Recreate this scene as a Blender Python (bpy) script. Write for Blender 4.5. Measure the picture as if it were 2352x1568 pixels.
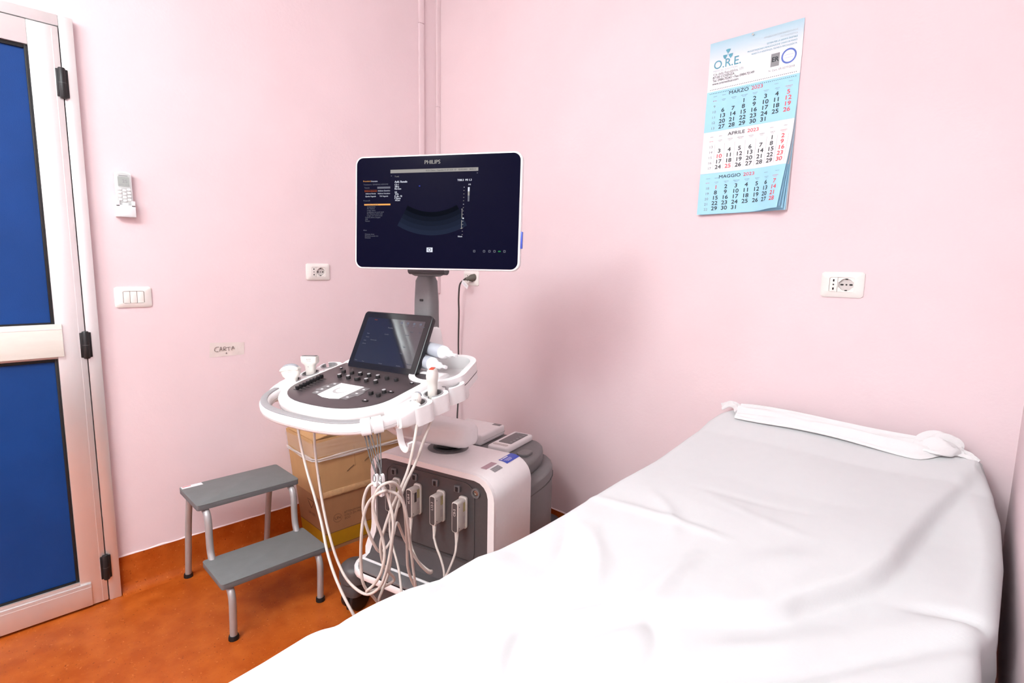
import bpy, bmesh, math, random
import numpy as np
from mathutils import Vector, Matrix
random.seed(7); RNG = np.random.RandomState(5)
R = math.radians
scn = bpy.context.scene
for o in list(bpy.data.objects): bpy.data.objects.remove(o)
COL = scn.collection

# ------------------------------------------------------------------ camera
CAMP = Vector((2.5218, -1.9589, 1.3223)); YAW, PITCH, ROLL, FPX = -0.7754, -0.1354, 0.0175, 1240.7
fw = Vector((math.sin(YAW)*math.cos(PITCH), math.cos(YAW)*math.cos(PITCH), math.sin(PITCH)))
rt = fw.cross(Vector((0, 0, 1))).normalized(); up = rt.cross(fw)
rt2 = rt*math.cos(ROLL) + up*math.sin(ROLL); up2 = -rt*math.sin(ROLL) + up*math.cos(ROLL)
cam = bpy.data.cameras.new('camera'); cam.sensor_width = 36; cam.lens = FPX/2352*36; cam.clip_start = .02
camo = bpy.data.objects.new('camera', cam); COL.objects.link(camo)
m = Matrix((rt2, up2, -fw)).transposed().to_4x4(); m.translation = CAMP; camo.matrix_world = m
scn.camera = camo
# ------------------------------------------------------------------ world, light, exposure
wd = bpy.data.worlds.new('room_world'); scn.world = wd; wd.use_nodes = True
wd.node_tree.nodes['Background'].inputs[0].default_value = (.8, .88, 1, 1)
wd.node_tree.nodes['Background'].inputs[1].default_value = .3
CEIL = 2.95
ADDED_LAMPS = [(1.82, -2.80, 2.70), (1.45, -3.72, 2.70)]; LAMP_R = .36; LAMP_H = .18; LAMP_E = 28.0      # added unseen lamps, flattened opal globes: centres, radius, half height, radiance
scn.view_settings.view_transform = 'Standard'; scn.view_settings.look = 'None'
scn.view_settings.gamma = 1; scn.view_settings.use_curve_mapping = False
scn.view_settings.exposure = 0.14

# ------------------------------------------------------------------ materials
def mat(name, col, rough=.5, metal=0, spec=.5, var=0, vscale=30, bump=0, bscale=200, emis=None, estr=0, coat=0, trans=0, ior=1.45, alpha=1, aniso=None, col2=None):
    mt = bpy.data.materials.new(name); mt.use_nodes = True; nt = mt.node_tree; b = nt.nodes['Principled BSDF']
    c = tuple(col)+(1,)
    b.inputs['Base Color'].default_value = c; b.inputs['Roughness'].default_value = rough
    b.inputs['Metallic'].default_value = metal; b.inputs['Specular IOR Level'].default_value = spec
    b.inputs['IOR'].default_value = ior; b.inputs['Coat Weight'].default_value = coat; b.inputs['Coat Roughness'].default_value = .03
    b.inputs['Transmission Weight'].default_value = trans; b.inputs['Alpha'].default_value = alpha
    if emis is not None:
        b.inputs['Emission Color'].default_value = tuple(emis)+(1,); b.inputs['Emission Strength'].default_value = estr
    tc = nt.nodes.new('ShaderNodeTexCoord')
    if var or col2 is not None:
        n = nt.nodes.new('ShaderNodeTexNoise'); n.inputs['Scale'].default_value = vscale; n.inputs['Detail'].default_value = 5
        if aniso:
            mp = nt.nodes.new('ShaderNodeMapping'); mp.inputs['Scale'].default_value = aniso
            nt.links.new(tc.outputs['Object'], mp.inputs[0]); nt.links.new(mp.outputs[0], n.inputs['Vector'])
        else: nt.links.new(tc.outputs['Object'], n.inputs['Vector'])
        cr = nt.nodes.new('ShaderNodeValToRGB'); cr.color_ramp.elements[0].position = .32; cr.color_ramp.elements[1].position = .68
        lo = tuple(x*(1-var) for x in col)+(1,) if col2 is None else tuple(col2)+(1,)
        cr.color_ramp.elements[0].color = lo; cr.color_ramp.elements[1].color = tuple(min(1, x*(1+var)) for x in col)+(1,)
        nt.links.new(n.outputs[0], cr.inputs[0]); nt.links.new(cr.outputs[0], b.inputs['Base Color'])
    if bump:
        n2 = nt.nodes.new('ShaderNodeTexNoise'); n2.inputs['Scale'].default_value = bscale; n2.inputs['Detail'].default_value = 4
        nt.links.new(tc.outputs['Object'], n2.inputs['Vector'])
        bp = nt.nodes.new('ShaderNodeBump'); bp.inputs['Strength'].default_value = bump; bp.inputs['Distance'].default_value = .002
        nt.links.new(n2.outputs[0], bp.inputs['Height']); nt.links.new(bp.outputs[0], b.inputs['Normal'])
    return mt

def mat_floor():
    mt = mat('orange_linoleum', (.45, .10, .01), .38, spec=.28)
    nt = mt.node_tree; b = nt.nodes['Principled BSDF']; tc = nt.nodes['Texture Coordinate']
    def noise(s, d=5):
        n = nt.nodes.new('ShaderNodeTexNoise'); n.inputs['Scale'].default_value = s; n.inputs['Detail'].default_value = d
        nt.links.new(tc.outputs['Object'], n.inputs['Vector']); return n
    def ramp(src, p0, c0, p1, c1):
        r = nt.nodes.new('ShaderNodeValToRGB'); e = r.color_ramp.elements
        e[0].position = p0; e[0].color = c0; e[1].position = p1; e[1].color = c1; nt.links.new(src, r.inputs[0]); return r
    a = ramp(noise(14).outputs[0], .35, (.37, .068, .006, 1), .65, (.47, .105, .014, 1))
    bfl = ramp(noise(120, 2).outputs[0], .66, (0, 0, 0, 1), .72, (1, 1, 1, 1))
    cfl = ramp(noise(95, 2).outputs[0], .27, (1, 1, 1, 1), .33, (0, 0, 0, 1))
    m1 = nt.nodes.new('ShaderNodeMix'); m1.data_type = 'RGBA'; m1.inputs[7].default_value = (.20, .035, .004, 1)
    m2 = nt.nodes.new('ShaderNodeMix'); m2.data_type = 'RGBA'; m2.inputs[7].default_value = (.54, .15, .035, 1)
    nt.links.new(bfl.outputs[0], m1.inputs[0]); nt.links.new(a.outputs[0], m1.inputs[6])
    nt.links.new(cfl.outputs[0], m2.inputs[0]); nt.links.new(m1.outputs[2], m2.inputs[6])
    nt.links.new(m2.outputs[2], b.inputs['Base Color'])
    return mt

M = {}
M['wall'] = mat('pink_wall_paint', (.78, .632, .652), .62, var=.025, vscale=3, bump=.25, bscale=90, spec=.3)
M['ceil'] = mat('white_ceiling_paint', (.86, .85, .84), .8, var=.02, vscale=5)
M['floor'] = mat_floor()
M['caulk'] = mat('pale_caulk', (.85, .68, .68), .6, var=.05, vscale=40)
M['alu'] = mat('white_aluminium', (.83, .825, .82), .33, metal=.65, spec=.6, var=.02, vscale=20, aniso=(1, 1, .1))
M['push'] = mat('cream_aluminium', (.78, .77, .70), .4, var=.03, vscale=15, aniso=(.2, 1, 4))
M['blue'] = mat('blue_door_panel', (.009, .048, .20), .36, spec=.2, bump=.2, bscale=300, var=.06, vscale=6)
M['gasket'] = mat('black_rubber', (.006, .006, .007), .55, var=.05)
M['hinge'] = mat('black_hinge_plastic', (.012, .012, .013), .4, var=.05)
M['plate'] = mat('ivory_switch_plastic', (.82, .79, .75), .28, var=.01)
M['hole'] = mat('dark_socket_hole', (.01, .01, .01), .7, var=.05)
M['recess'] = mat('grey_socket_recess', (.60, .56, .54), .45, var=.01)
M['white'] = mat('machine_white_plastic', (.88, .865, .86), .30, var=.01, vscale=60, bump=.05, bscale=500)
M['mgrey'] = mat('machine_grey_plastic', (.17, .165, .168), .42, var=.03, vscale=80, bump=.12, bscale=900)
M['dgrey'] = mat('dark_grey_plastic', (.075, .07, .072), .42, var=.04, vscale=80, bump=.12, bscale=900)
M['mid'] = mat('mid_grey_plastic', (.30, .30, .305), .42, var=.03, vscale=80, bump=.1, bscale=900)
M['panel'] = mat('plum_black_panel', (.055, .044, .047), .33, var=.03, vscale=60, spec=.6)
M['knob'] = mat('black_knob', (.012, .012, .013), .38, var=.05)
M['knobtop'] = mat('grey_knob_top', (.42, .42, .425), .35, var=.03)
M['gloss'] = mat('black_gloss_screen', (.006, .005, .009), .06, spec=.65, ior=1.6, var=.02)
M['glassbez'] = mat('dark_bezel_glass', (.010, .008, .010), .10, spec=.32, ior=1.5, var=.02)
M['active'] = mat('lit_touch_display', (.006, .005, .009), .05, spec=.62, ior=1.6, emis=(.004, .0035, .008), estr=1, var=.02)
M['bezel'] = mat('black_bezel', (.012, .011, .013), .28, var=.03)
M['monscreen'] = mat('monitor_glass', (.001, .001, .004), .08, spec=.035, ior=1.4, emis=(.0028, .0030, .019), estr=.7, var=.02)
M['probe'] = mat('probe_ivory_plastic', (.70, .67, .62), .35, var=.015)
M['lens'] = mat('grey_probe_lens', (.33, .35, .38), .35, var=.02)
M['red'] = mat('red_probe_lens', (.70, .07, .02), .4, var=.03)
M['cable'] = mat('ivory_cable', (.62, .56, .51), .45, var=.03)
M['cord'] = mat('dark_power_cord', (.05, .04, .038), .5, var=.05)
M['plug'] = mat('olive_grey_plug', (.10, .095, .075), .45, var=.05)
M['paper'] = mat('white_paper', (.80, .80, .82), .6, var=.01)
M['calblue'] = mat('light_blue_paper', (.36, .68, .86), .55, var=.01)
M['calhead'] = mat('calendar_header_paper', (.72, .83, .88), .5, col2=(.86, .87, .90), vscale=4)
_n = M['calhead'].node_tree; _tc = _n.nodes['Texture Coordinate']; _sp = _n.nodes.new('ShaderNodeSeparateXYZ'); _mr = _n.nodes.new('ShaderNodeMapRange')
_mr.inputs[1].default_value = -.01; _mr.inputs[2].default_value = .085; _cr = _n.nodes.new('ShaderNodeValToRGB')
_cr.color_ramp.elements[0].color = (.83, .83, .86, 1); _cr.color_ramp.elements[1].color = (.36, .58, .68, 1)
_n.links.new(_tc.outputs['Object'], _sp.inputs[0]); _n.links.new(_sp.outputs[2], _mr.inputs[0]); _n.links.new(_mr.outputs[0], _cr.inputs[0]); _n.links.new(_cr.outputs[0], _n.nodes['Principled BSDF'].inputs['Base Color'])
M['ink'] = mat('black_ink', (.025, .035, .04), .6, var=.05)
M['inkgrey'] = mat('grey_ink', (.25, .26, .27), .6, var=.05)
M['inkpale'] = mat('pale_ink', (.45, .52, .56), .6, var=.05)
M['inkred'] = mat('red_ink', (.75, .10, .12), .6, var=.05)
M['inkteal'] = mat('teal_ink', (.10, .33, .43), .6, var=.05)
M['inkblue'] = mat('stamp_blue_ink', (.10, .17, .52), .6, var=.05)
M['inkbrown'] = mat('brown_carton_ink', (.14, .075, .04), .7, var=.1)
M['carton'] = mat('light_carton', (.50, .29, .13), .75, var=.06, vscale=14, bump=.15, bscale=150, aniso=(1, 1, .3))
M['carton2'] = mat('brown_carton', (.36, .18, .085), .75, var=.06, vscale=14, bump=.15, bscale=150, aniso=(1, 1, .3))
M['cedge'] = mat('torn_carton_edge', (.58, .36, .18), .8, var=.1, vscale=60)
M['mustard'] = mat('mustard_print', (.42, .22, .005), .6, var=.05)
M['film'] = mat('stretch_film', (.85, .83, .84), .15, spec=.7, alpha=.16, var=.05, vscale=40)
M['filmrope'] = mat('gathered_stretch_film', (.85, .82, .83), .2, spec=.7, alpha=.45, var=.05, vscale=40)
M['tread'] = mat('grey_step_rubber', (.155, .168, .168), .55, var=.05, vscale=18, bump=.2, bscale=500)
M['treadside'] = mat('grey_step_edge', (.13, .135, .14), .5, var=.04)
M['tube'] = mat('silver_painted_tube', (.42, .42, .42), .38, metal=.35, var=.05, vscale=25)
M['sheet'] = mat('white_cotton_sheet', (.645, .66, .665), .85, spec=.1, var=.008, vscale=30, bump=.12, bscale=700)
M['sheet2'] = mat('folded_cotton', (.74, .735, .735), .85, spec=.2, var=.01, vscale=30, bump=.2, bscale=200)
M['vinyl'] = mat('couch_vinyl', (.25, .28, .33), .45, var=.03)
M['tape'] = mat('paper_masking_tape', (.74, .66, .62), .65, var=.04, vscale=30, bump=.3, bscale=120)
M['pencil'] = mat('pencil_mark', (.22, .17, .16), .8, var=.1)
M['remote'] = mat('remote_white', (.78, .79, .80), .35, var=.01)
M['remoteface'] = mat('remote_grey_face', (.52, .55, .54), .4, var=.01)
M['lcd'] = mat('lcd_grey', (.36, .40, .38), .25, var=.02)
M['sticker_pink'] = mat('mauve_sticker', (.42, .27, .31), .3, var=.03)
M['sticker_grey'] = mat('grey_sticker', (.28, .28, .29), .4, var=.25, vscale=160)
M['sticker_blue'] = mat('blue_sticker', (.035, .08, .48), .3, var=.04)
M['yellow'] = mat('yellow_warning_label', (.52, .46, .10), .5, var=.05)
M['bottle'] = mat('white_bottle_plastic', (.85, .86, .87), .22, var=.01)
M['bottlelabel'] = mat('pale_bottle_label', (.42, .45, .50), .3, var=.03)
M['chrome'] = mat('socket_metal', (.35, .33, .30), .25, metal=.9, var=.05)
def emi(name, col, s): return mat(name, (.001, .001, .001), .6, spec=0, emis=col, estr=s)
M['e_white'] = emi('screen_white', (.85, .88, 1), .85)
M['e_grey'] = emi('screen_grey', (.8, .75, .72), .42)
M['e_dim'] = emi('screen_dim', (.7, .72, .9), .22)
M['e_orange'] = emi('screen_orange', (1, .45, .12), .9)
M['e_red'] = emi('screen_redorange', (1, .2, .05), .35)
M['e_blue'] = emi('screen_blue', (.1, .15, 1), .35)
M['e_green'] = emi('screen_green', (.1, .9, .25), .35)
M['e_fan'] = emi('scan_sector', (.12, .17, .36), .17)
for q_ in range(5): M['e_fan%d' % q_] = emi('scan_sector_band_%d' % q_, (.10, .14, .30), .03+.03*q_)
M['e_pad'] = mat('white_touch_pad', (.80, .80, .80), .3, emis=(1, 1, 1), estr=.25)
M['lampframe'] = mat('lamp_frame', (.8, .8, .8), .4, var=.01)
M['lampglow'] = emi('lamp_diffuser', (.875, .985, .99), LAMP_E)  # glow of the added ceiling lamps, which supply all the light

# ------------------------------------------------------------------ geometry helpers
class Frame:
    def __init__(s, o=(0, 0, 0), ex=(1, 0, 0), ey=(0, 1, 0), ez=None):
        s.o = Vector(o); s.x = Vector(ex).normalized(); s.y = Vector(ey).normalized()
        s.z = Vector(ez).normalized() if ez else s.x.cross(s.y)
    def __call__(s, p): return s.o + s.x*p[0] + s.y*p[1] + s.z*p[2]
    def at(s, p, rz=0, rx=0, ry=0):
        f = Frame(s(p), s.x, s.y, s.z)
        if rz: f.x, f.y = f.x*math.cos(rz)+f.y*math.sin(rz), f.y*math.cos(rz)-f.x*math.sin(rz)
        if rx: f.y, f.z = f.y*math.cos(rx)+f.z*math.sin(rx), f.z*math.cos(rx)-f.y*math.sin(rx)
        if ry: f.z, f.x = f.z*math.cos(ry)+f.x*math.sin(ry), f.x*math.cos(ry)-f.z*math.sin(ry)
        return f
W = Frame()
class MB:
    def __init__(s): s.v = []; s.f = []
    def add(s, vf, T=W):
        n = len(s.v); s.v += [tuple(T(p)) for p in vf[0]]; s.f += [tuple(i+n for i in f) for f in vf[1]]; return s
def one(vf, T=W): return MB().add(vf, T)
WL = {}
def obj(name, mb, m, parent=None, smooth=40, **props):
    me = bpy.data.meshes.new(name)
    a = np.array(mb.v); c = (a.min(0)+a.max(0))/2
    me.from_pydata([tuple(p) for p in (a-c)], [], mb.f); me.validate(); 
    bm = bmesh.new(); bm.from_mesh(me); bmesh.ops.recalc_face_normals(bm, faces=bm.faces); bm.to_mesh(me); bm.free()
    if smooth: me.shade_smooth(); me.set_sharp_from_angle(angle=R(smooth))
    me.materials.append(M[m] if isinstance(m, str) else m)
    o = bpy.data.objects.new(name, me); COL.objects.link(o)
    wl = Vector(c); o.location = wl
    if parent: o.parent = parent; o.location = wl - WL[parent.name]
    WL[o.name] = wl
    for k, v in props.items(): o[k] = v
    return o
def thing(name, label, cat, base, group=None):
    e = bpy.data.objects.new(name, None); COL.objects.link(e); e.location = base; e.empty_display_size = .05
    e['label'] = label; e['category'] = cat
    if group: e['group'] = group
    WL[e.name] = Vector(base); return e
def struct(name, base=None, mb=None, m=None, parent=None, smooth=40):
    if mb is None:
        e = bpy.data.objects.new(name, None); COL.objects.link(e); e.location = base; WL[e.name] = Vector(base)
    else: e = obj(name, mb, m, parent, smooth)
    if parent is None: e['kind'] = 'structure'
    return e
def copyat(o, world, parent):
    c = o.copy(); COL.objects.link(c); c.parent = parent; c.location = Vector(world)-WL[parent.name]; WL[c.name] = Vector(world); return c
def frombm(bm):
    v = [tuple(x.co) for x in bm.verts]; bm.verts.index_update(); f = [tuple(x.index for x in p.verts) for p in bm.faces]; bm.free(); return v, f
def bev(bm, b, seg, ang=30):
    if b > 0:
        es = [e for e in bm.edges if len(e.link_faces) == 2 and e.calc_face_angle() > R(ang)]
        bmesh.ops.bevel(bm, geom=es, offset=b, segments=seg, profile=.5, affect='EDGES', clamp_overlap=True)
    return bm
def box(x0, x1, y0, y1, z0, z1, b=0, seg=2):
    bm = bmesh.new(); bmesh.ops.create_cube(bm, size=1)
    for v in bm.verts: v.co = Vector(((x0+x1)/2+v.co.x*(x1-x0), (y0+y1)/2+v.co.y*(y1-y0), (z0+z1)/2+v.co.z*(z1-z0)))
    return frombm(bev(bm, b, seg))
def prism(pts, z0, z1, b=0, seg=2, bottom=True, ang=50):
    n = len(pts); v = [(p[0], p[1], z0) for p in pts]+[(p[0], p[1], z1) for p in pts]
    f = [tuple(range(n-1, -1, -1)), tuple(range(n, 2*n))]+[(i, (i+1) % n, (i+1) % n+n, i+n) for i in range(n)]
    if b > 0:
        bm = bmesh.new(); vs = [bm.verts.new(p) for p in v]
        for q in f: bm.faces.new([vs[i] for i in q])
        bmesh.ops.recalc_face_normals(bm, faces=bm.faces); bm.normal_update()
        return frombm(bev(bm, b, seg, ang))
    return v, f
def rrect(w, h, r, n=5, cx=0, cy=0):
    out = []
    for sx, sy, a0 in ((1, 1, 0), (-1, 1, 90), (-1, -1, 180), (1, -1, 270)):
        for i in range(n+1):
            a = R(a0+90*i/n); out.append((cx+sx*(w/2-r)+r*math.cos(a), cy+sy*(h/2-r)+r*math.sin(a)))
    return out
def ell(a, b, n=28, cx=0, cy=0, p=1.0):
    out = []
    for i in range(n):
        t = 2*math.pi*i/n; c, s_ = math.cos(t), math.sin(t)
        out.append((cx+a*math.copysign(abs(c)**p, c), cy+b*math.copysign(abs(s_)**p, s_)))
    return out
def annulus(o, i, z0, z1, a=0, bnd=None):
    n = len(o); v = [(p[0], p[1], z1) for p in o]+[(p[0], p[1], z1) for p in i]+[(p[0], p[1], z0) for p in o]+[(p[0], p[1], z0) for p in i]
    f = []
    rng = range(n) if bnd is None else range(bnd[0], bnd[1])
    for k in rng:
        j = (k+1) % n
        f += [(k, j, n+j, n+k), (2*n+k, 3*n+k, 3*n+j, 2*n+j), (k, 2*n+k, 2*n+j, j), (n+k, n+j, 3*n+j, 3*n+k)]
    if bnd:
        k = bnd[0]; f.append((k, n+k, 3*n+k, 2*n+k)); k = bnd[1] % n; f.append((k, 2*n+k, 3*n+k, n+k))
    return v, f
def rotlist(pts, ref_angle=0):
    # outline re-sampled by angle around its centre so two outlines can be paired
    return pts
def angsample(pts, n=40, cx=0, cy=0):
    # intersects rays from the centre with the polygon
    out = []
    for k in range(n):
        a = 2*math.pi*k/n; d = (math.cos(a), math.sin(a)); best = None
        for i in range(len(pts)):
            p, q = pts[i], pts[(i+1) % len(pts)]
            ex, ey = q[0]-p[0], q[1]-p[1]; den = d[0]*ey-d[1]*ex
            if abs(den) < 1e-12: continue
            t = ((p[0]-cx)*ey-(p[1]-cy)*ex)/den; u = ((p[0]-cx)*d[1]-(p[1]-cy)*d[0])/den
            if t > 0 and -1e-6 <= u <= 1+1e-6 and (best is None or t > best): best = t
        out.append((cx+d[0]*best, cy+d[1]*best))
    return out
def smoothpath(pts, sub=6, closed=False):
    P = [Vector(p) for p in pts]; n = len(P); out = []
    if n < 3: return P
    rng = range(n if closed else n-1)
    for i in rng:
        p0 = P[i-1] if (i > 0 or closed) else P[0]*2-P[1]; p1 = P[i]; p2 = P[(i+1) % n]
        p3 = P[(i+2) % n] if (i+2 < n or closed) else P[-1]*2-P[-2]
        for k in range(sub):
            t = k/sub
            out.append(.5*((2*p1)+(p2-p0)*t+(2*p0-5*p1+4*p2-p3)*t*t+(3*p1-p0-3*p2+p3)*t**3))
    if not closed: out.append(P[-1])
    return out
def tube(pts, r, seg=10, sub=6, closed=False, cap=True):
    P = smoothpath(pts, sub, closed) if sub > 1 else [Vector(p) for p in pts]
    n = len(P); rr = r if callable(r) else (lambda t: r)
    v, f = [], []; prev = None
    for i, p in enumerate(P):
        t = (P[(i+1) % n]-P[i-1]) if (closed or 0 < i < n-1) else (P[1]-P[0] if i == 0 else P[-1]-P[-2])
        if t.length < 1e-9: t = Vector((0, 0, 1))
        t.normalize()
        if prev is None: a = t.orthogonal().normalized()
        else:
            a = prev-t*prev.dot(t)
            a = a.normalized() if a.length > 1e-6 else t.orthogonal().normalized()
        prev = a; b = t.cross(a); q = rr(i/(n-1))
        for k in range(seg):
            th = 2*math.pi*k/seg; v.append(tuple(p+a*math.cos(th)*q+b*math.sin(th)*q))
    for i in range(n if closed else n-1):
        for k in range(seg):
            j = (i+1) % n; f.append((i*seg+k, i*seg+(k+1) % seg, j*seg+(k+1) % seg, j*seg+k))
    if cap and not closed: f += [tuple(range(seg-1, -1, -1)), tuple((n-1)*seg+k for k in range(seg))]
    return v, f
def loft(rings, cap=True):
    n = len(rings[0]); v = [tuple(p) for r in rings for p in r]; f = []
    for i in range(len(rings)-1):
        for k in range(n): f.append((i*n+k, i*n+(k+1) % n, (i+1)*n+(k+1) % n, (i+1)*n+k))
    if cap: f += [tuple(range(n-1, -1, -1)), tuple((len(rings)-1)*n+k for k in range(n))]
    return v, f
def lathe(prof, seg=24):
    return loft([[(r*math.cos(2*math.pi*k/seg), r*math.sin(2*math.pi*k/seg), z) for k in range(seg)] for r, z in prof])
def sweep(prof, path, upv=(0, 0, 1), closed=False):
    P = [Vector(p) for p in path]; n = len(P); rings = []
    for i, p in enumerate(P):
        t = (P[(i+1) % n]-P[i-1]) if (closed or 0 < i < n-1) else (P[1]-P[0] if i == 0 else P[-1]-P[-2])
        t.normalize(); s_ = t.cross(Vector(upv)).normalized(); u = s_.cross(t)
        rings.append([tuple(p+s_*a+u*b) for a, b in prof])
    return loft(rings)
FC = {}
def glyphs(s, size=.01, align='LEFT', bold=0, sx=1):
    k = (s, align, round(bold, 5))
    if k not in FC:
        cu = bpy.data.curves.new('t', 'FONT'); cu.body = s; cu.size = 1; cu.align_x = align; cu.align_y = 'CENTER'
        cu.offset = bold; cu.resolution_u = 4; cu.fill_mode = 'FRONT'
        ob = bpy.data.objects.new('t', cu); COL.objects.link(ob)
        bpy.context.view_layer.update()
        me = bpy.data.meshes.new_from_object(ob.evaluated_get(bpy.context.evaluated_depsgraph_get()))
        FC[k] = ([tuple(v.co) for v in me.vertices], [tuple(p.vertices) for p in me.polygons])
        bpy.data.objects.remove(ob); bpy.data.curves.remove(cu); bpy.data.meshes.remove(me)
    v, f = FC[k]
    return [(p[0]*size*sx, p[1]*size, 0) for p in v], f
def shift(vf, dx=0, dy=0, dz=0): return [(p[0]+dx, p[1]+dy, p[2]+dz) for p in vf[0]], vf[1]
def quad(x0, x1, y0, y1, z=0): return [(x0, y0, z), (x1, y0, z), (x1, y1, z), (x0, y1, z)], [(0, 1, 2, 3)]

# ------------------------------------------------------------------ room shell
TA = math.tan(R(3.5)); XR = 2.513; YB = -4.2
def xr(y): return XR - y*TA
flo = [(-.1, .1), (-.1, YB-.1), (xr(YB)+.1, YB-.1), (xr(.1)+.1, .1)]
struct('floor', mb=one(prism(flo, -.1, 0)), m='floor', smooth=0)
struct('ceiling', mb=one(prism(flo, CEIL, CEIL+.1)), m='ceil', smooth=0)
struct('wall_left', mb=one(box(-.1, 0, YB, 0, 0, CEIL)), m='wall', smooth=0)
struct('wall_back', mb=one(box(-.1, XR+.1, 0, .1, 0, CEIL)), m='wall', smooth=0)
struct('wall_right', mb=one(prism([(xr(0), 0), (xr(YB), YB), (xr(YB)+.1, YB), (xr(0)+.1, 0)], 0, CEIL)), m='wall', smooth=0)
struct('wall_front', mb=one(box(-.1, xr(YB)+.1, YB-.1, YB, 0, CEIL)), m='wall', smooth=0)
HB = .150
prof = [(0, 0), (.045, 0), (.036, .0015), (.026, .006), (.016, .014), (.009, .026), (.0055, .042), (.005, HB), (0, HB)]
def skirting(name, path, wob):
    # coved linoleum skirting
    P = [Vector(p) for p in path]
    mb = MB().add(sweep([(a, b) for a, b in prof], P))
    o = struct(name, mb=mb, m='floor')
    L = (P[1]-P[0]).length; n = int(L/.03)
    rings = []
    d = (P[1]-P[0]).normalized(); s_ = d.cross(Vector((0, 0, 1)))
    for i in range(n+1):
        c = P[0]+d*L*i/n; h = .0035+.0018*math.sin(i*1.7*wob)+.001*math.sin(i*4.1)
        rings.append([tuple(c+s_*a+Vector((0, 0, b))) for a, b in ((.0, HB), (.0058, HB), (.0062, HB+h*.5), (.003, HB+h), (0, HB+h*1.3))])
    obj('caulk_bead', one(loft(rings)), 'caulk', o)
    return o
skirting('baseboard_left', [(0, -1.608, 0), (0, 0, 0)], 1.0)
skirting('baseboard_back', [(0, 0, 0), (XR, 0, 0)], 1.3)
skirting('baseboard_right', [(xr(0), 0, 0), (xr(YB), YB, 0)], .8)
skirting('baseboard_front', [(0, YB, 0), (0, -2.62, 0)], .8)
def duct(name, x0, x1, y0, y1, z0, z1, sp):
    e = struct(name, base=(x0, y0, z0))
    obj('duct_body', one(box(x0, x1, y0, y1, z0, sp-.001, .002)), 'wall', e)
    obj('duct_body', one(box(x0, x1+.0006, y0-.0004, y1, sp, z1, .002)), 'wall', e)
    return e
duct('trim_1', 0, .014, -.024, 0, 1.17, CEIL, 2.2)
duct('trim_2', 0, .014, -.141, -.110, 1.24, CEIL, 2.6)

# door in the left wall (white aluminium frame, blue panels)
FL = Frame((0, 0, 0), (0, 1, 0), (0, 0, 1))      # x along wall to the corner, y up, z into the room
D0, D1, DH = -2.62, -1.611, 2.147
door = struct('door_1', base=(0, -2.1, 0))
fr = MB().add(box(D1-.040, D1, 0, DH, .0, .030, .003), FL)
obj('frame_jamb', fr, 'alu', door)
obj('frame_jamb', MB().add(box(D0, D0+.04, 0, DH, 0, .030, .003), FL), 'alu', door)
obj('frame_head', MB().add(box(D0+.04, D1-.040, DH-.036, DH, 0, .030, .003), FL), 'alu', door)
obj('frame_rebate', MB().add(box(D0+.04, D1-.040, .006, DH-.036, 0, .010), FL), 'hinge', door)
La, Lb = D0+.043, D1-.043
obj('hinge_stile', MB().add(box(Lb-.082, Lb, .008, DH-.040, .010, .034, .002), FL).add(box(Lb-.018, Lb-.016, .01, DH-.05, .034, .0348), FL), 'alu', door)
obj('lock_stile', MB().add(box(La, La+.082, .008, DH-.040, .010, .034, .002), FL), 'alu', door)
obj('top_rail', MB().add(box(La+.082, Lb-.082, 2.028, DH-.040, .010, .034, .002), FL), 'alu', door)
obj('mid_rail', MB().add(box(La+.082, Lb-.082, .972, 1.090, .010, .034, .002), FL), 'alu', door)
obj('bottom_rail', MB().add(box(La+.082, Lb-.082, .008, .108, .010, .034, .002), FL), 'alu', door)
for z0, z1 in ((.108, .972), (1.090, 2.028)):
    x0, x1 = La+.082, Lb-.082
    p = obj('door_panel', MB().add(box(x0+.002, x1-.002, z0+.002, z1-.002, .012, .018), FL), 'blue', door)
    g = MB()
    for a in ((x0, x0+.010, z0, z1), (x1-.010, x1, z0, z1), (x0+.010, x1-.010, z0, z0+.012), (x0+.010, x1-.010, z1-.012, z1)): g.add(box(*a, .018, .026, .002), FL)
    obj('gasket', g, 'gasket', p)
    obj('glazing_bead', MB().add(box(x0+.01, x1, z0-.001, z0+.004, .026, .033), FL), 'alu', p)
pb = obj('push_bar', MB().add(box(La+.02, -1.7185, .980, 1.097, .034, .046, .002), FL), 'push', door, label='cream flat push bar')
obj('bar_edge', MB().add(box(La+.02, -1.7180, 1.078, 1.080, .046, .0466), FL), 'alu', pb)
kp = obj('kick_plate', MB().add(box(La+.02, -1.7035, .010, .099, .034, .040, .0015), FL), 'alu', door)
obj('plate_line', MB().add(box(La+.02, -1.704, .084, .0855, .040, .0404), FL), 'lampframe', kp)
for z in (1.925, 1.015, .144):
    h = MB().add(shift(lathe([(.0, -.052), (.009, -.050), (.011, -.046), (.011, .046), (.009, .050), (0, .052)], 14)), Frame((.036, D1-.043, z), (1, 0, 0), (0, 1, 0)))
    h.add(box(D1-.060, D1-.026, z-.046, z+.046, .030, .037, .002), FL)
    ho = obj('hinge', h, 'hinge', door); obj('hinge_split', MB().add(shift(lathe([(.0112, -.001), (.0114, 0), (.0112, .001)], 14)), Frame((.036, D1-.043, z), (1, 0, 0), (0, 1, 0))), 'dgrey', ho)

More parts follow.
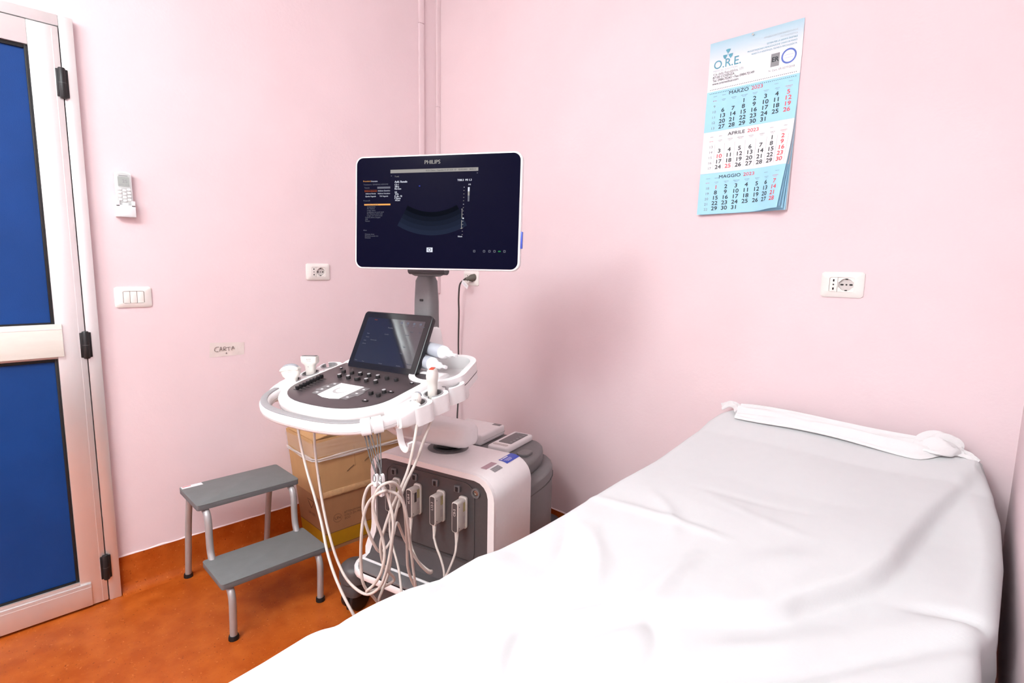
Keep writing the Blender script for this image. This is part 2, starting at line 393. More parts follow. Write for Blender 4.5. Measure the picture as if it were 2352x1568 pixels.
# added ceiling lamps, out of view: one lights the room, one fills from behind
for LAMP, lab in zip(ADDED_LAMPS, ('round white opal globe light on the ceiling over the room', 'round white opal globe light on the ceiling far behind the couch')):
    t = thing('ceiling_light', lab, 'lamp', (LAMP[0], LAMP[1], CEIL), 'opal ceiling lights')
    obj('lamp_base', one(shift(lathe([(0, CEIL), (.07, CEIL), (.07, CEIL-.03), (.05, CEIL-.06), (.05, LAMP[2]+LAMP_H*.97), (0, LAMP[2]+LAMP_H*.97)], 24), LAMP[0], LAMP[1])), 'lampframe', t)
    obj('diffuser', one(shift(lathe([(max(0, LAMP_R*math.sin(R(a))), LAMP[2]-LAMP_H*math.cos(R(a))) for a in range(0, 166, 15)]+[(0, LAMP[2]+LAMP_H*.96)], 20), LAMP[0], LAMP[1])), 'lampglow', t)

# ------------------------------------------------------------------ wall plates
FB = Frame((0, 0, 0), (1, 0, 0), (0, 0, 1))      # back wall: x right, y up, z into the room
def plate_ring(cx, cy, w=.120, h=.080, iw=.070, ih=.047):
    o = angsample(rrect(w, h, .007), 48); i0 = angsample(rrect(w-.010, h-.010, .006), 48); i1 = angsample(rrect(iw, ih, .002), 48)
    rings = [[(p[0], p[1], 0) for p in o], [(p[0], p[1], .004) for p in o], [(p[0], p[1], .0075) for p in i0], [(p[0], p[1], .0105) for p in i1], [(p[0], p[1], .004) for p in i1]]
    return shift(loft(rings, cap=False), cx, cy)
def disc(r, n=16, cx=0, cy=0, z=0): return [(cx+r*math.cos(2*math.pi*k/n), cy+r*math.sin(2*math.pi*k/n), z) for k in range(n)], [tuple(range(n))]
def slot(cx, cy, l, w, z, vert=False, n=6):
    pts = rrect(w if vert else l, l if vert else w, min(l, w)/2*.99, n, cx, cy)
    return prism(pts, z, z+.0004)
def socket(fr, cx, cy, label, small=True):
    t = thing('wall_socket', label, 'socket', fr((cx, cy, 0)), 'white wall sockets')
    obj('cover_plate', MB().add(plate_ring(cx, cy), fr), 'plate', t)
    m1 = obj('narrow_module', MB().add(box(cx-.0345, cx-.0125, cy-.023, cy+.023, .002, .0085, .0008), fr), 'plate', t)
    hm = MB()
    for dy in (-.013, 0, .013): hm.add(slot(cx-.0235, cy+dy, .008 if dy else .005, .0045, .0086, True), fr)
    obj('pin_holes', hm, 'hole', m1)
    o = angsample(rrect(.046, .046, .001), 48); w = ell(.0195, .0195, 48)
    keyed = []
    for p in w:
        keyed.append((math.copysign(max(abs(p[0]), .021 if abs(p[1]) < .009 else 0), p[0]) if abs(p[1]) < .009 else p[0], p[1]))
    m2 = obj('round_module', MB().add(shift(annulus(o, keyed, .002, .0085), cx+.0115, cy), fr), 'plate', t)
    obj('well', MB().add(shift(prism(keyed, .0005, .0015), cx+.0115, cy), fr), 'recess', m2)
    hm = MB().add(slot(cx+.0115-.0125, cy, .0095, .0048, .0016), fr).add(slot(cx+.0115, cy, .0052, .0048, .0016), fr).add(slot(cx+.0115+.0125, cy, .0095, .0048, .0016), fr)
    for s_ in (-1, 1): hm.add(box(cx+.0115-.003, cx+.0115+.003, cy+s_*.0178-.0016, cy+s_*.0178+.0016, .0016, .0075, .0005), fr)
    obj('pin_holes', hm, 'hole', m2)
    return t
socket(FL, -.7386, 1.2865, 'white double wall socket on the left wall beside the monitor')
socket(FB, 2.0618, 1.2877, 'white double wall socket below the calendar, nothing plugged in')
socket(FB, .285, 1.262, 'white wall socket half hidden behind the monitor with a plug in it')
t = thing('light_switch', 'white rectangular light switch plate beside the blue door', 'light switch', FL((-1.4918, 1.1845, 0)))
obj('cover_plate', MB().add(plate_ring(-1.4918, 1.1845), FL), 'plate', t)
for k in (-1, 0, 1):
    x = -1.4918+k*.0227
    obj('rocker', MB().add(box(x-.0108, x+.0108, 1.1845-.0225, 1.1845+.0225, .002, .0095 if k == 0 else .0088, .0015), FL), 'plate', t)

# air conditioner remote in its holder
rc = FL.at((-1.4985, 1.570, 0), rz=R(.5))
hold = thing('remote_holder', 'white plastic wall bracket holding the remote control', 'holder', rc((0, -.08, 0)))
obj('back_plate', MB().add(box(-.029, .029, -.080, -.005, 0, .004, .001), rc), 'remote', hold)
obj('front_wall', MB().add(box(-.030, .030, -.082, -.040, .026, .030, .001), rc).add(box(-.030, -.018, -.045, -.024, .026, .030, .001), rc).add(box(.018, .030, -.045, -.024, .026, .030, .001), rc), 'remote', hold)
obj('cup_side', MB().add(box(-.030, -.0268, -.082, -.024, .003, .0295), rc), 'remote', hold)
obj('cup_side', MB().add(box(.0268, .030, -.082, -.024, .003, .0295), rc), 'remote', hold)
obj('cup_floor', MB().add(box(-.030, .030, -.083, -.079, 0, .030, .001), rc), 'remote', hold)
rem = thing('remote_control', 'white air conditioner remote with grey display reading 25', 'remote control', rc((0, 0, .015)))
outl = [(-.026, -.078), (.026, -.078), (.026, .078)]+[(.026-.052*k/8, .078+.006*math.sin(math.pi*k/8)) for k in range(1, 8)]+[(-.026, .078)]
obj('shell', MB().add(prism(outl, .005, .0235, .003), rc), 'remote', rem)
face = obj('face_plate', MB().add(prism([(x*.86, y*.93) for x, y in outl], .0235, .0245, .0005), rc), 'remoteface', rem)
obj('display', MB().add(prism(rrect(.036, .036, .003, cx=0, cy=.046), .0245, .0252), rc), 'lcd', rem)
obj('display_digits', MB().add(shift(glyphs('25', .017, 'CENTER'), .004, .047, .0254), rc).add(shift(glyphs('AUTO  23:14', .0055, 'CENTER'), 0, .034, .0254), rc), 'inkgrey', rem)
obj('top_slit', MB().add(box(-.014, .014, .0665, .0690, .0245, .0250), rc), 'inkgrey', rem)
kb = None
for i in range(3):
    for j in range(5):
        y = .018-.0125*j-(.004 if i == 1 else 0)
        if j == 4 and i != 1: continue
        vf = prism(rrect(.0115 if j < 4 else .020, .0085, .003, 3), .0245, .0265, .0005)
        obj('button', MB().add(shift(vf, (i-1)*.0145, y), rc), 'remote', rem)

# hand lettered tape
t = thing('tape_label', 'strip of paper tape hand lettered CARTA on the pink wall', 'label', FL((-1.163, .948, 0)))
tp = [(-1.237, .919), (-1.095, .9185), (-1.0925, .9735), (-1.2315, .982)]
N = 16; v = []; f = []
for i in range(N+1):
    s_ = i/N
    b = Vector(tp[0]).lerp(Vector(tp[1]), s_); a = Vector(tp[3]).lerp(Vector(tp[2]), s_)
    for j in range(7):
        p = b.lerp(a, j/6); edge = math.sin(i*2.1)*.0006 if j in (0, 6) else 0
        v.append((p[0], p[1]+edge, .0008+.0012*max(0, math.sin(j*1.4+i*.35))*(1 if i in (0, 1, 2, N-3, N-2, N-1, N) else .35)))
for i in range(N):
    for j in range(6): f.append((i*7+j, (i+1)*7+j, (i+1)*7+j+1, i*7+j+1))
obj('tape_strip', MB().add((v, f), FL), 'tape', t)
strk = []
def st(*pts): strk.append([( -1.237+x, .919+y, .0026) for x, y in pts])
st((.040, .042), (.030, .043), (.022, .037), (.021, .029), (.027, .024), (.036, .023)); st((.041, .023), (.047, .043), (.052, .024)); st((.042, .031), (.051, .031))
st((.058, .024), (.058, .040), (.066, .040), (.067, .034), (.058, .031), (.069, .025)); st((.070, .038), (.085, .0385)); st((.077, .038), (.079, .022))
st((.089, .025), (.096, .041), (.102, .027)); st((.091, .031), (.102, .0315)); st((.068, .017), (.068, .011)); st((.065, .013), (.068, .010), (.071, .013))
mb = MB()
for s_ in strk: mb.add(tube(s_, .0010, 5, 3), FL)
obj('handwriting', mb, 'pencil', t)

# ------------------------------------------------------------------ wall calendar
cal = thing('wall_calendar', 'three month wall calendar in light blue and white hung on the back wall', 'calendar', (1.729, -.004, 1.53))
CX0, CZ0 = 1.574, 2.127
def sst(a, b, x):
    t_ = min(1, max(0, (x-a)/(b-a))); return t_*t_*(3-2*t_)
def calf(extra=0, curl=1.0, lift=0.0):
    def g(p):
        u, vv, z = p
        q = max(0, vv-.10)/.5
        off = .0035+lift+.013*q**1.3*curl+curl*.040*sst(.17, .31, u)**1.6*sst(.22, .60, vv)+extra+z
        shx = -.012*curl*sst(.2, .31, u)*sst(.35, .6, vv)
        return Vector((CX0+u+shx-.006*q*curl, -off, CZ0-vv))
    return g
def sheetgrid(u0, u1, v0, v1, nu, nv, cut=0, th=.0006):
    v = []; f = []
    for j in range(nv+1):
        for i in range(nu+1):
            u = u0+(u1-u0)*i/nu; vv = v0+(v1-v0)*j/nv
            if cut:   # rounded lower right corner
                k = sst(.6, 1, i/nu)*sst(.6, 1, j/nv); vv -= cut*k; u -= cut*.5*k
            v.append((u, vv, 0))
    n = nu+1
    for j in range(nv):
        for i in range(nu): f.append((j*n+i, j*n+i+1, (j+1)*n+i+1, (j+1)*n+i))
    nn = len(v); v = v+[(a, b, -th) for a, b, c in v]; f = f+[tuple(i+nn for i in reversed(q)) for q in f]
    ring = [i for i in range(n)]+[j*n+nu for j in range(1, nv+1)]+[nv*n+i for i in range(nu-1, -1, -1)]+[j*n for j in range(nv-1, 0, -1)]
    for a in range(len(ring)): b = ring[(a+1) % len(ring)]; f.append((ring[a], b, b+nn, ring[a]+nn))
    return v, f
obj('backing_card', MB().add(sheetgrid(.001, .309, .0, .597, 10, 16, th=.0012), calf(-.0015, .18)), 'paper', cal)
head = obj('header_card', MB().add(sheetgrid(0, .31, 0, .166, 8, 8), calf(0)), 'calhead', cal)
BL = [(.166, .306), (.306, .452), (.452, .598)]
for k, (lf, cu_, cut) in enumerate(((-.0012, .30, 0), (-.0009, .52, .002), (-.0006, .76, .004))):
    obj('loose_page', MB().add(sheetgrid(.003, .309, .167, .4515, 14, 12), calf(lf, cu_)), 'paper' if k == 1 else 'calblue', cal, label='month page under the top sheets')
    obj('loose_page', MB().add(sheetgrid(.003, .309, .452, .598-.004*k, 16, 14, cut), calf(lf, cu_)), 'calblue', cal, label='month page under the top sheets')
CF = calf(.0007)
def caltext(mb, s_, u, vv, size, align='CENTER', bold=0.0, sx=1.0):
    g = glyphs(s_, size, align, 0, sx); d_ = bold*size
    for q_, (ox, oy) in enumerate(((0, 0),) if not bold else ((-d_, 0), (d_, 0), (0, d_), (0, -d_))): mb.add(([(u+p[0]+ox, vv-p[1]+oy, .00008*q_) for p in g[0]], g[1]), CF)
days = {0: ('MARZO', 9, 2, 31, ()), 1: ('APRILE', 13, 5, 30, (10, 25)), 2: ('MAGGIO', 18, 0, 31, (1,))}
wk = ['LUNEDI', 'MARTEDI', 'MERCOLEDI', 'GIOVEDI', 'VENERDI', 'SABATO', 'DOMENICA']
for k, (v0, v1) in enumerate(BL):
    pg = obj('month_page', MB().add(sheetgrid(0, .31, v0+.0003, v1, 16, 14, 0.006 if k == 2 else 0), calf(0)), 'paper' if k == 1 else 'calblue', cal)
    nm, w0, first, nd, red = days[k]
    kb, kr, kg = MB(), MB(), MB()
    s0 = .118 if k == 0 else .112
    caltext(kb, nm, .150, v0+.0165, .0158, 'RIGHT', .010, 1.25); caltext(kr, '2023', .158, v0+.0165, .0158, 'LEFT', .010, 1.25)
    rows = [v0+.052+.0187*i for i in range(5)]
    for i in range(5): caltext(kg, str(w0+i), .032, rows[i]+.002, .0120, 'CENTER', 0, 1.2)
    cols = [.064+.0362*i for i in range(7)]
    for i, c in enumerate(cols):
        caltext(kr if i == 6 else kg, wk[i], c, v0+.0335, .0042); caltext(kr if i == 6 else kg, wk[i][::-1].lower(), c, v0+.0375, .0034)
    caltext(kr, 'SETTIM.', .032, v0+.0345, .0042)
    for u in (.032, .064, .240, .285): caltext(kg, nm, u, v0+.019, .0038)
    for d in range(1, nd+1):
        i = first+d-1; c, r_ = i % 7, i//7
        caltext(kr if (c == 6 or d in red) else kb, str(d), cols[c], rows[r_], .0188, 'CENTER', .020, 1.22)
    if k == 1:
        for c in cols+[cols[-1]+.0362]: kg.add(quad(c-.0183, c-.0179, rows[0]-.006, rows[4]+.010), CF)
    obj('black_print', kb, 'ink', pg, 0, kind='stuff'); obj('red_print', kr, 'inkred', pg, 0, kind='stuff'); obj('grey_print', kg, 'inkgrey', pg, 0, kind='stuff')
kb = MB()
for i in range(48):
    for vv in (.160, .1735): kb.add(slot(.012+.0061*i, vv, .0024, .0024, 0), CF)
obj('perforation_row', kb, 'ink', head, 0, kind='stuff')
kt, kg, kp_, kl, kk = MB(), MB(), MB(), MB(), MB()
caltext(kt, 'O.R.E.', .017, .079, .039, 'LEFT', .008, .98)
for a in (90, 210, 330):
    pts = [(.0045*math.cos(R(a+d)), .0045*math.sin(R(a+d))) for d in (-28, 28)]+[(.0175*math.cos(R(a+d)), .0175*math.sin(R(a+d))) for d in (30, 15, 0, -15, -30)]
    kt.add(([(.067+x, .050-y, 0) for x, y in pts], [tuple(range(7))]), CF)
kt.add(slot(.067, .050, .003, .003, 0), CF)
caltext(kp_, 'MEDICAL SOLUTION', .017, .0985, .0088, 'LEFT', 0, 1.05)
for i, s_ in enumerate(('V.le della Repubblica, 171', '87100 COSENZA', 'Tel. 0984.75243 \u2022 Fax 0984.72149', 'www.oremedical.com')):
    caltext(kg if i == 0 else kk, s_, .017, .1095+.0105*i, .0115, 'LEFT', .004, .92)
for i, s_ in enumerate(('APPARECCHIATURE RADIOLOGICHE', 'PROTESIONISTICA', 'SISTEMI PER LA SANITÀ DIGITALE', 'PROGETTAZIONE E REALIZZAZIONE CHIAVI IN MANO', 'VENDITA E ASSISTENZA TECNICA SPECIALIZZATA')):
    caltext(kp_ if i < 2 else kt, s_, .293, .029+.0105*i, .0073, 'RIGHT', 0, .88)
caltext(kg, 'N. Cert. ER 0277/2018', .292, .140, .0088, 'RIGHT')
obj('grey_block', MB().add(quad(.215, .242, .087, .128, 0), CF), 'inkgrey', head, 0)
kw = MB(); g = glyphs('ER', .020, 'CENTER', .03); kw.add(([(.2285+p[0], .1065-p[1], .0003) for p in g[0]], g[1]), CF)
obj('block_letters', kw, 'ink', head, 0)
kl.add(annulus(ell(.0235, .0235, 40, .271, .105), ell(.0185, .0185, 40, .271, .105), -.0001, 0), CF); kl.add(quad(.256, .286, .1005, .1010), CF).add(quad(.258, .284, .1095, .1100), CF)
obj('round_stamp', kl, 'inkblue', head, 0)
for n_, k_, m_ in (('teal_print', kt, 'inkteal'), ('grey_print', kg, 'inkgrey'), ('pale_print', kp_, 'inkpale'), ('dark_print', kk, 'ink')): obj(n_, k_, m_, head, 0, kind='stuff')
obj('nail', one(lathe([(0, 0), (.0012, 0), (.0012, .009), (.003, .0095), (.003, .011), (0, .0115)], 10), Frame((1.725, 0, 2.118), (1, 0, 0), (0, 0, 1))), 'chrome', cal)

# ------------------------------------------------------------------ step stool
st_ = thing('step_stool', 'two step grey stool with bent silver tube legs by the left wall', 'step stool', (.33, -1.215, 0))
YA, YBs = -1.415, -1.030
for nm, x0, x1, zt in (('upper', .138, .375, .430), ('lower', .392, .610, .222)):
    tr = obj('tread', MB().add(prism(rrect(x1-x0, YBs-YA, .012, 4, (x0+x1)/2, (YA+YBs)/2), zt-.004, zt, .0012)), 'tread', st_)
    obj('tread_board', MB().add(prism(rrect(x1-x0-.001, YBs-YA-.001, .012, 4, (x0+x1)/2, (YA+YBs)/2), zt-.022, zt-.004, .001)), 'treadside', tr)
stk = obj('maker_label', one(box(.142, .168, -1.410, -1.335, .4300, .4304)), 'paper', st_, 0, label='small white and red sticker')
obj('label_stripe', one(box(.146, .152, -1.405, -1.375, .4304, .4306)), 'inkred', stk, 0)
rt_ = .0125
for y in (YA+.032, YBs-.030):
    obj('front_leg', one(tube([(.345, y, .408), (.352, y, .400), (.374, y, .385), (.384, y, .35), (.384, y, .30), (.388, y, .25), (.405, y, .212), (.415, y, .200)], rt_, 12, 5)), 'tube', st_)
    obj('front_leg', one(tube([(.560, y, .199), (.578, y, .193), (.598, y, .178), (.607, y, .150), (.606, y, .10), (.600, y, .010)], rt_, 12, 5)), 'tube', st_)
    obj('back_leg', one(tube([(.175, y, .408), (.160, y, .395), (.145, y, .36), (.110, y, .25), (.060, y, .010)], rt_, 12, 5)), 'tube', st_)
    for x in (.600, .058): obj('rubber_foot', one(shift(lathe([(0, 0), (.0175, 0), (.0175, .010), (.0160, .016), (0, .016)], 14), x, y, 0)), 'gasket', st_)
    obj('side_bar', one(tube([(.36, y, .196), (.58, y, .196)], .009, 10, 1)), 'tube', st_)

# ------------------------------------------------------------------ cartons
BX1, BY0, BY1 = .277, -.862, -.47
def lean(p):
    k = min(1, max(0, (-.47-p[1])/.39)); return (p[0], p[1]-.10*p[2]*k, p[2])
_obj0 = obj
def obj(name, mb, m, parent=None, smooth=40, **k):
    mb.v = [lean(p) for p in mb.v]; return _obj0(name, mb, m, parent, smooth, **k)
ca = thing('cardboard_box', 'brown printed carton with mustard yellow stripe standing on the floor', 'cardboard box', (.15, -.66, 0))
ZL = .262
cm = MB()
w_ = .004
obj('carton_wall', one(box(BX1-w_, BX1, BY0, BY1, .0, ZL)), 'carton2', ca); obj('carton_wall', one(box(.012, BX1-w_, BY0, BY0+w_, .0, ZL)), 'carton2', ca)
obj('carton_wall', one(box(.012, BX1-w_, BY1-w_, BY1, 0, ZL)), 'carton2', ca); obj('carton_wall', one(box(.008, .012, BY0, BY1, 0, ZL)), 'carton2', ca)
FX = Frame((BX1, 0, 0), (0, 1, 0), (0, 0, 1)); FY = Frame((0, BY0, 0), (1, 0, 0), (0, 0, 1))
obj('yellow_stripe', MB().add(box(BY0, BY1, .018, .085, 0, .0006), FX), 'mustard', ca); obj('yellow_stripe', MB().add(box(.012, BX1, .018, .085, 0, .0006), FY), 'mustard', ca)
bl = MB().add(box(BY0, BY1, .085, .088, 0, .0007), FX).add(box(.012, BX1, .085, .088, 0, .0007), FY).add(box(BY0, BY1, .015, .018, 0, .0007), FX)
bl.add(shift(annulus(ell(.021, .021, 30), ell(.0195, .0195, 30), 0, .0006), BY0+.062, .150), FX)
bl.add(shift(glyphs('UN', .020, 'CENTER', .01), BY0+.062, .150, .0008), Frame((BX1, 0, 0), (0, 1, 0), (0, 0, 1)))
for i, s_ in enumerate(('ATTENZIONE', 'CYLO ZH PROTETTORE ECO TERM', 'ECO')): bl.add(shift(glyphs(s_, .014, 'LEFT', .01), BY0+.095, .166-.015*i, .0008), FX)
bl.add(shift(glyphs('UN 3291', .020, 'CENTER', .012), .155, .150, .0008), FY)
for a, b in (((.12, .22), (.19, .22)), ((.19, .22), (.155, .180)), ((.155, .180), (.12, .22))): bl.add(tube([(a[0], a[1], .0006), (b[0], b[1], .0006)], .0012, 5, 1), FY)
obj('carton_print', bl, 'inkbrown', ca)
cb = thing('cardboard_box', 'light brown open carton wrapped in clear film on top of the printed carton', 'cardboard box', (.15, -.66, ZL))
ux1, uy0, uy1, zt = BX1+.008, BY0-.008, BY1+.008, .545
# front (camera side) flap sheet with ragged lower edge
pts = [(uy0+.012, ZL+.004)]
n = 26
for i in range(n+1): pts.append((uy0+.012+(uy1-uy0-.012)*i/n, ZL+.004+.0018*math.sin(i*2.3)+(.004 if i > 13 else 0)))
pts += [(uy1, zt), (uy0+.002, zt), (uy0+.002, zt-.10), (uy0+.010, zt-.10), (uy0+.010, zt-.155), (uy0+.014, zt-.165)]
obj('carton_wall', MB().add(prism(pts[1:], -.004, 0), Frame((ux1, 0, 0), (0, 1, 0), (0, 0, 1))), 'carton', cb, 20)
obj('torn_edge', MB().add(box(uy0+.013, uy1, ZL+.008, ZL+.034, 0, .0012, .0005), Frame((ux1, 0, 0), (0, 1, 0), (0, 0, 1))), 'cedge', cb)
FYu = Frame((0, uy0, 0), (1, 0, 0), (0, 0, 1))
ow = [(.008, ZL+.004), (ux1-.006, ZL+.004), (ux1-.006, zt), (.008, zt)]
hole = (.135, .175, .425, .450)
mbw = MB()
for a in ((.008, hole[0], ZL+.004, zt), (hole[1], ux1-.006, ZL+.004, zt), (hole[0], hole[1], ZL+.004, hole[2]), (hole[0], hole[1], hole[3], zt)): mbw.add(box(*a, -.004, 0), FYu)
obj('carton_wall', mbw, 'carton', cb, 20)
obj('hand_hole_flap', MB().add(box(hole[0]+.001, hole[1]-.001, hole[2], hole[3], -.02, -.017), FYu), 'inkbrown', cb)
obj('carton_wall', one(box(.004, .008, uy0, uy1, ZL+.004, zt)), 'carton', cb); obj('carton_wall', one(box(.008, ux1-.004, uy1-.004, uy1, ZL+.004, zt)), 'carton', cb)
for (x, dz, r_) in ((-.02, .0, .035), (.06, .0, .03)):
    pass
fl = MB().add(([(.01, uy0+.005, zt), (ux1-.004, uy0+.005, zt), (ux1-.02, uy0+.10, zt+.012), (.02, uy0+.10, zt+.012), (.01, uy0+.005, zt+.004), (ux1-.004, uy0+.005, zt+.004), (ux1-.02, uy0+.10, zt+.016), (.02, uy0+.10, zt+.016)], [(0, 1, 2, 3), (7, 6, 5, 4), (0, 4, 5, 1), (1, 5, 6, 2), (2, 6, 7, 3), (3, 7, 4, 0)]))
obj('top_flap', fl, 'carton', cb)
cut = MB()
for (y, z) in ((uy0+.150, .380), (uy0+.235, .408)): cut.add(tube([(y-.018, z-.012, .001), (y-.004, z-.002, .0012), (y+.016, z+.010, .001)], .0016, 5, 3), Frame((ux1, 0, 0), (0, 1, 0), (0, 0, 1)))
cut.add(box(uy0+.172, uy0+.1728, .385, zt-.06, 0, .0003), Frame((ux1, 0, 0), (0, 1, 0), (0, 0, 1)))
obj('cut_marks', cut, 'inkbrown', cb)
# film band
path = []
for a, b in (((.010, uy0-.004), (ux1-.012, uy0-.004)), ((ux1+.004, uy0+.010), (ux1+.004, uy1-.01))):
    for i in range(9): path.append(Vector((a[0]+(b[0]-a[0])*i/8, a[1]+(b[1]-a[1])*i/8, 0)))
for zz, h_, nm in ((.468, .070, 'film_wrap'), (.447, .018, 'film_rope')):
    rings = []
    for i, p in enumerate(path):
        rings.append([(p.x, p.y, zz+h_*j/10+.003*math.sin(i*.9+j)) for j in range(11)])
    rings2 = []
    for i, rg in enumerate(rings):
        nx = Vector((0, -1, 0)) if i < 9 else Vector((1, 0, 0))
        rings2.append([tuple(Vector(q)+nx*(.0015+.0028*(math.sin(j*1.9+i*.3)+1)*(1.4 if nm == 'film_rope' else .6))) for j, q in enumerate(rg)])
    v = [q for rg in rings2 for q in rg]; f = []
    for i in range(len(rings2)-1):
        for j in range(10): f.append((i*11+j, (i+1)*11+j, (i+1)*11+j+1, i*11+j+1))
    obj(nm, one((v, f)), 'film' if nm == 'film_wrap' else 'filmrope', cb, 60)

obj = _obj0
# ------------------------------------------------------------------ couch and sheet
LY = [-3.0, -1.732, -1.682, -1.612, -1.535, -1.483, -1.423, -1.346, -1.29, -1.243, -1.179, -1.066, -.953, -.811, -.704, -.515, -.229, -.10, -.05]
LZ = [.72, .716, .720, .729, .726, .728, .727, .716, .724, .729, .722, .722, .726, .737, .746, .755, .788, .822, .828]
SY = [-3.0, -1.5, -1.07, -.95, -.81, -.7, -.5, -.23, -.1, -.05]; SZ = [.722, .722, .722, .726, .736, .747, .757, .788, .825, .832]
RIDGE = [([(2.444, -.14), (2.409, -.311), (2.386, -.454), (2.372, -.599), (2.363, -.705), (2.343, -.784), (2.309, -.855), (2.271, -.928), (2.242, -.997), (2.15, -1.10), (2.05, -1.2)], -.020, .030),
 ([(2.50, -.25), (2.47, -.454), (2.45, -.62), (2.44, -.73), (2.42, -.80), (2.38, -.88), (2.33, -.95)], .014, .035),
 ([(2.36, -.20), (2.33, -.40), (2.31, -.58), (2.30, -.70), (2.26, -.80), (2.18, -.90)], .007, .040),
 ([(2.527, -.83), (2.48, -.862), (2.431, -.921), (2.362, -1.02), (2.298, -1.124), (2.2, -1.28)], -.008, .016),
 ([(2.527, -.80), (2.47, -.825), (2.41, -.88), (2.34, -.98), (2.27, -1.09)], .003, .018),
 ([(2.519, -.791), (2.49, -.782), (2.455, -.788), (2.408, -.809)], -.007, .011),
 ([(2.023, -1.448), (1.985, -1.4), (1.959, -1.353), (1.952, -1.297), (1.974, -1.239), (2.014, -1.175)], -.006, .009),
 ([(1.817, -.976), (1.9, -1.053), (1.946, -1.123), (1.965, -1.188)], .006, .015),
 ([(2.064, -1.195), (2.063, -1.105), (2.056, -.991), (2.06, -.924)], .006, .014),
 ([(1.694, -.849), (1.843, -.831), (1.967, -.821), (2.087, -.814)], .0035, .010),
 ([(1.819, -1.658), (1.774, -1.616), (1.741, -1.578), (1.719, -1.534)], -.005, .008),
 ([(1.837, -1.523), (1.814, -1.419), (1.792, -1.306), (1.776, -1.182)], .005, .016), ([(1.80, -1.45), (1.765, -1.35), (1.745, -1.25)], -.004, .008),
 ([(1.844, -.728), (1.932, -.798), (1.991, -.897)], .003, .012), ([(2.173, -1.294), (2.213, -1.164), (2.279, -1.067), (2.318, -.97)], .006, .02),
 ([(2.149, -1.072), (2.156, -.936), (2.193, -.83), (2.234, -.775)], .005, .022), ([(2.432, -.201), (2.472, -.386), (2.494, -.582), (2.497, -.725)], .004, .012),
 ([(2.056, -1.413), (2.044, -1.338), (2.075, -1.263), (2.098, -1.193)], .0055, .011), ([(2.078, -1.146), (2.13, -1.206), (2.151, -1.282)], -.005, .012),
 ([(1.9, -.62), (2.05, -.60), (2.2, -.58)], -.0015, .01), ([(1.76, -.98), (1.85, -1.12), (1.87, -1.25), (1.85, -1.33)], -.004, .012), ([(2.2, -.70), (2.1, -.68), (1.95, -.64)], .0015, .012)]
def segd(P, pl):
    best = np.full(P.shape[0], 9.)
    pl = np.array([tuple(q)[:2] for q in smoothpath([(a, b, 0) for a, b in pl], 4)])
    fade = np.zeros(P.shape[0])
    for i in range(len(pl)-1):
        a, b = pl[i], pl[i+1]; d = b-a; L2 = (d*d).sum()+1e-12
        t = np.clip(((P-a)@d)/L2, 0, 1); dd = np.hypot(*(P-(a+t[:, None]*d)).T)
        s_ = (i+t)/(len(pl)-1)
        up_ = dd < best; best = np.where(up_, dd, best); fade = np.where(up_, np.sin(np.pi*np.clip(s_*.92+.04, 0, 1))**.6, fade)
    return best, fade
def edge_x(y):
    l = np.interp(-y, [.05, .09, .16, .3, 3], [1.75, 1.735, 1.722, 1.72, 1.72])
    r_ = np.interp(-y, [.05, .10, .2, .32, .5, .75, .82, .90, 3], [2.445, 2.462, 2.487, 2.507, 2.522, 2.527, 2.510, 2.516, 2.52]); return l, r_
ys = np.concatenate([np.linspace(-.052, -.35, 40, False), np.linspace(-.35, -1.9, 190, False), np.linspace(-1.9, -3.0, 30)])
NT = 130; e = .030
rows = []
# head end drape rows
for kz in (-.30, -.20, -.10, -.05, -.028): rows.append((-.030, kz, -.052))
rows += [(-.032, -.018, -.052), (-.036, -.009, -.052), (-.043, -.003, -.052)]
rows += [(y, 0, y) for y in ys]
V = []
for (y, dz, yr) in rows:
    l, r_ = edge_x(yr)
    xs = []; zs = []
    for k in (-.34, -.26, -.18, -.11, -.06): xs.append(l-.002); zs.append(k)
    for a in (0, 22, 45, 67): xs.append(l+e-e*math.cos(R(a))); zs.append(-e+e*math.sin(R(a)))
    for x in np.linspace(l+e, r_-e, NT): xs.append(x); zs.append(0)
    for a in (67, 45, 22, 0): xs.append(r_-e+e*math.cos(R(a))); zs.append(-e+e*math.sin(R(a)))
    for k in (-.06, -.11, -.18, -.26, -.34): xs.append(r_+.003*math.sin(k*40+y*9)); zs.append(k)
    V.append(np.stack([np.array(xs), np.full(len(xs), y), np.array(zs)+dz], 1))
V = np.array(V); nr, nc = V.shape[:2]
P = V.reshape(-1, 3); xy = P[:, :2].copy()
l, r_ = edge_x(np.minimum(xy[:, 1], -.052))
tcross = np.clip((xy[:, 0]-l)/(r_-l), 0, 1)
yc = np.minimum(xy[:, 1], -.05)
base = np.interp(-yc, [-a for a in LY[::-1]], LZ[::-1])*(1-tcross)**2+np.interp(-yc, [-a for a in SY[::-1]], SZ[::-1])*(1-(1-tcross)**2)
H = np.zeros(len(P))
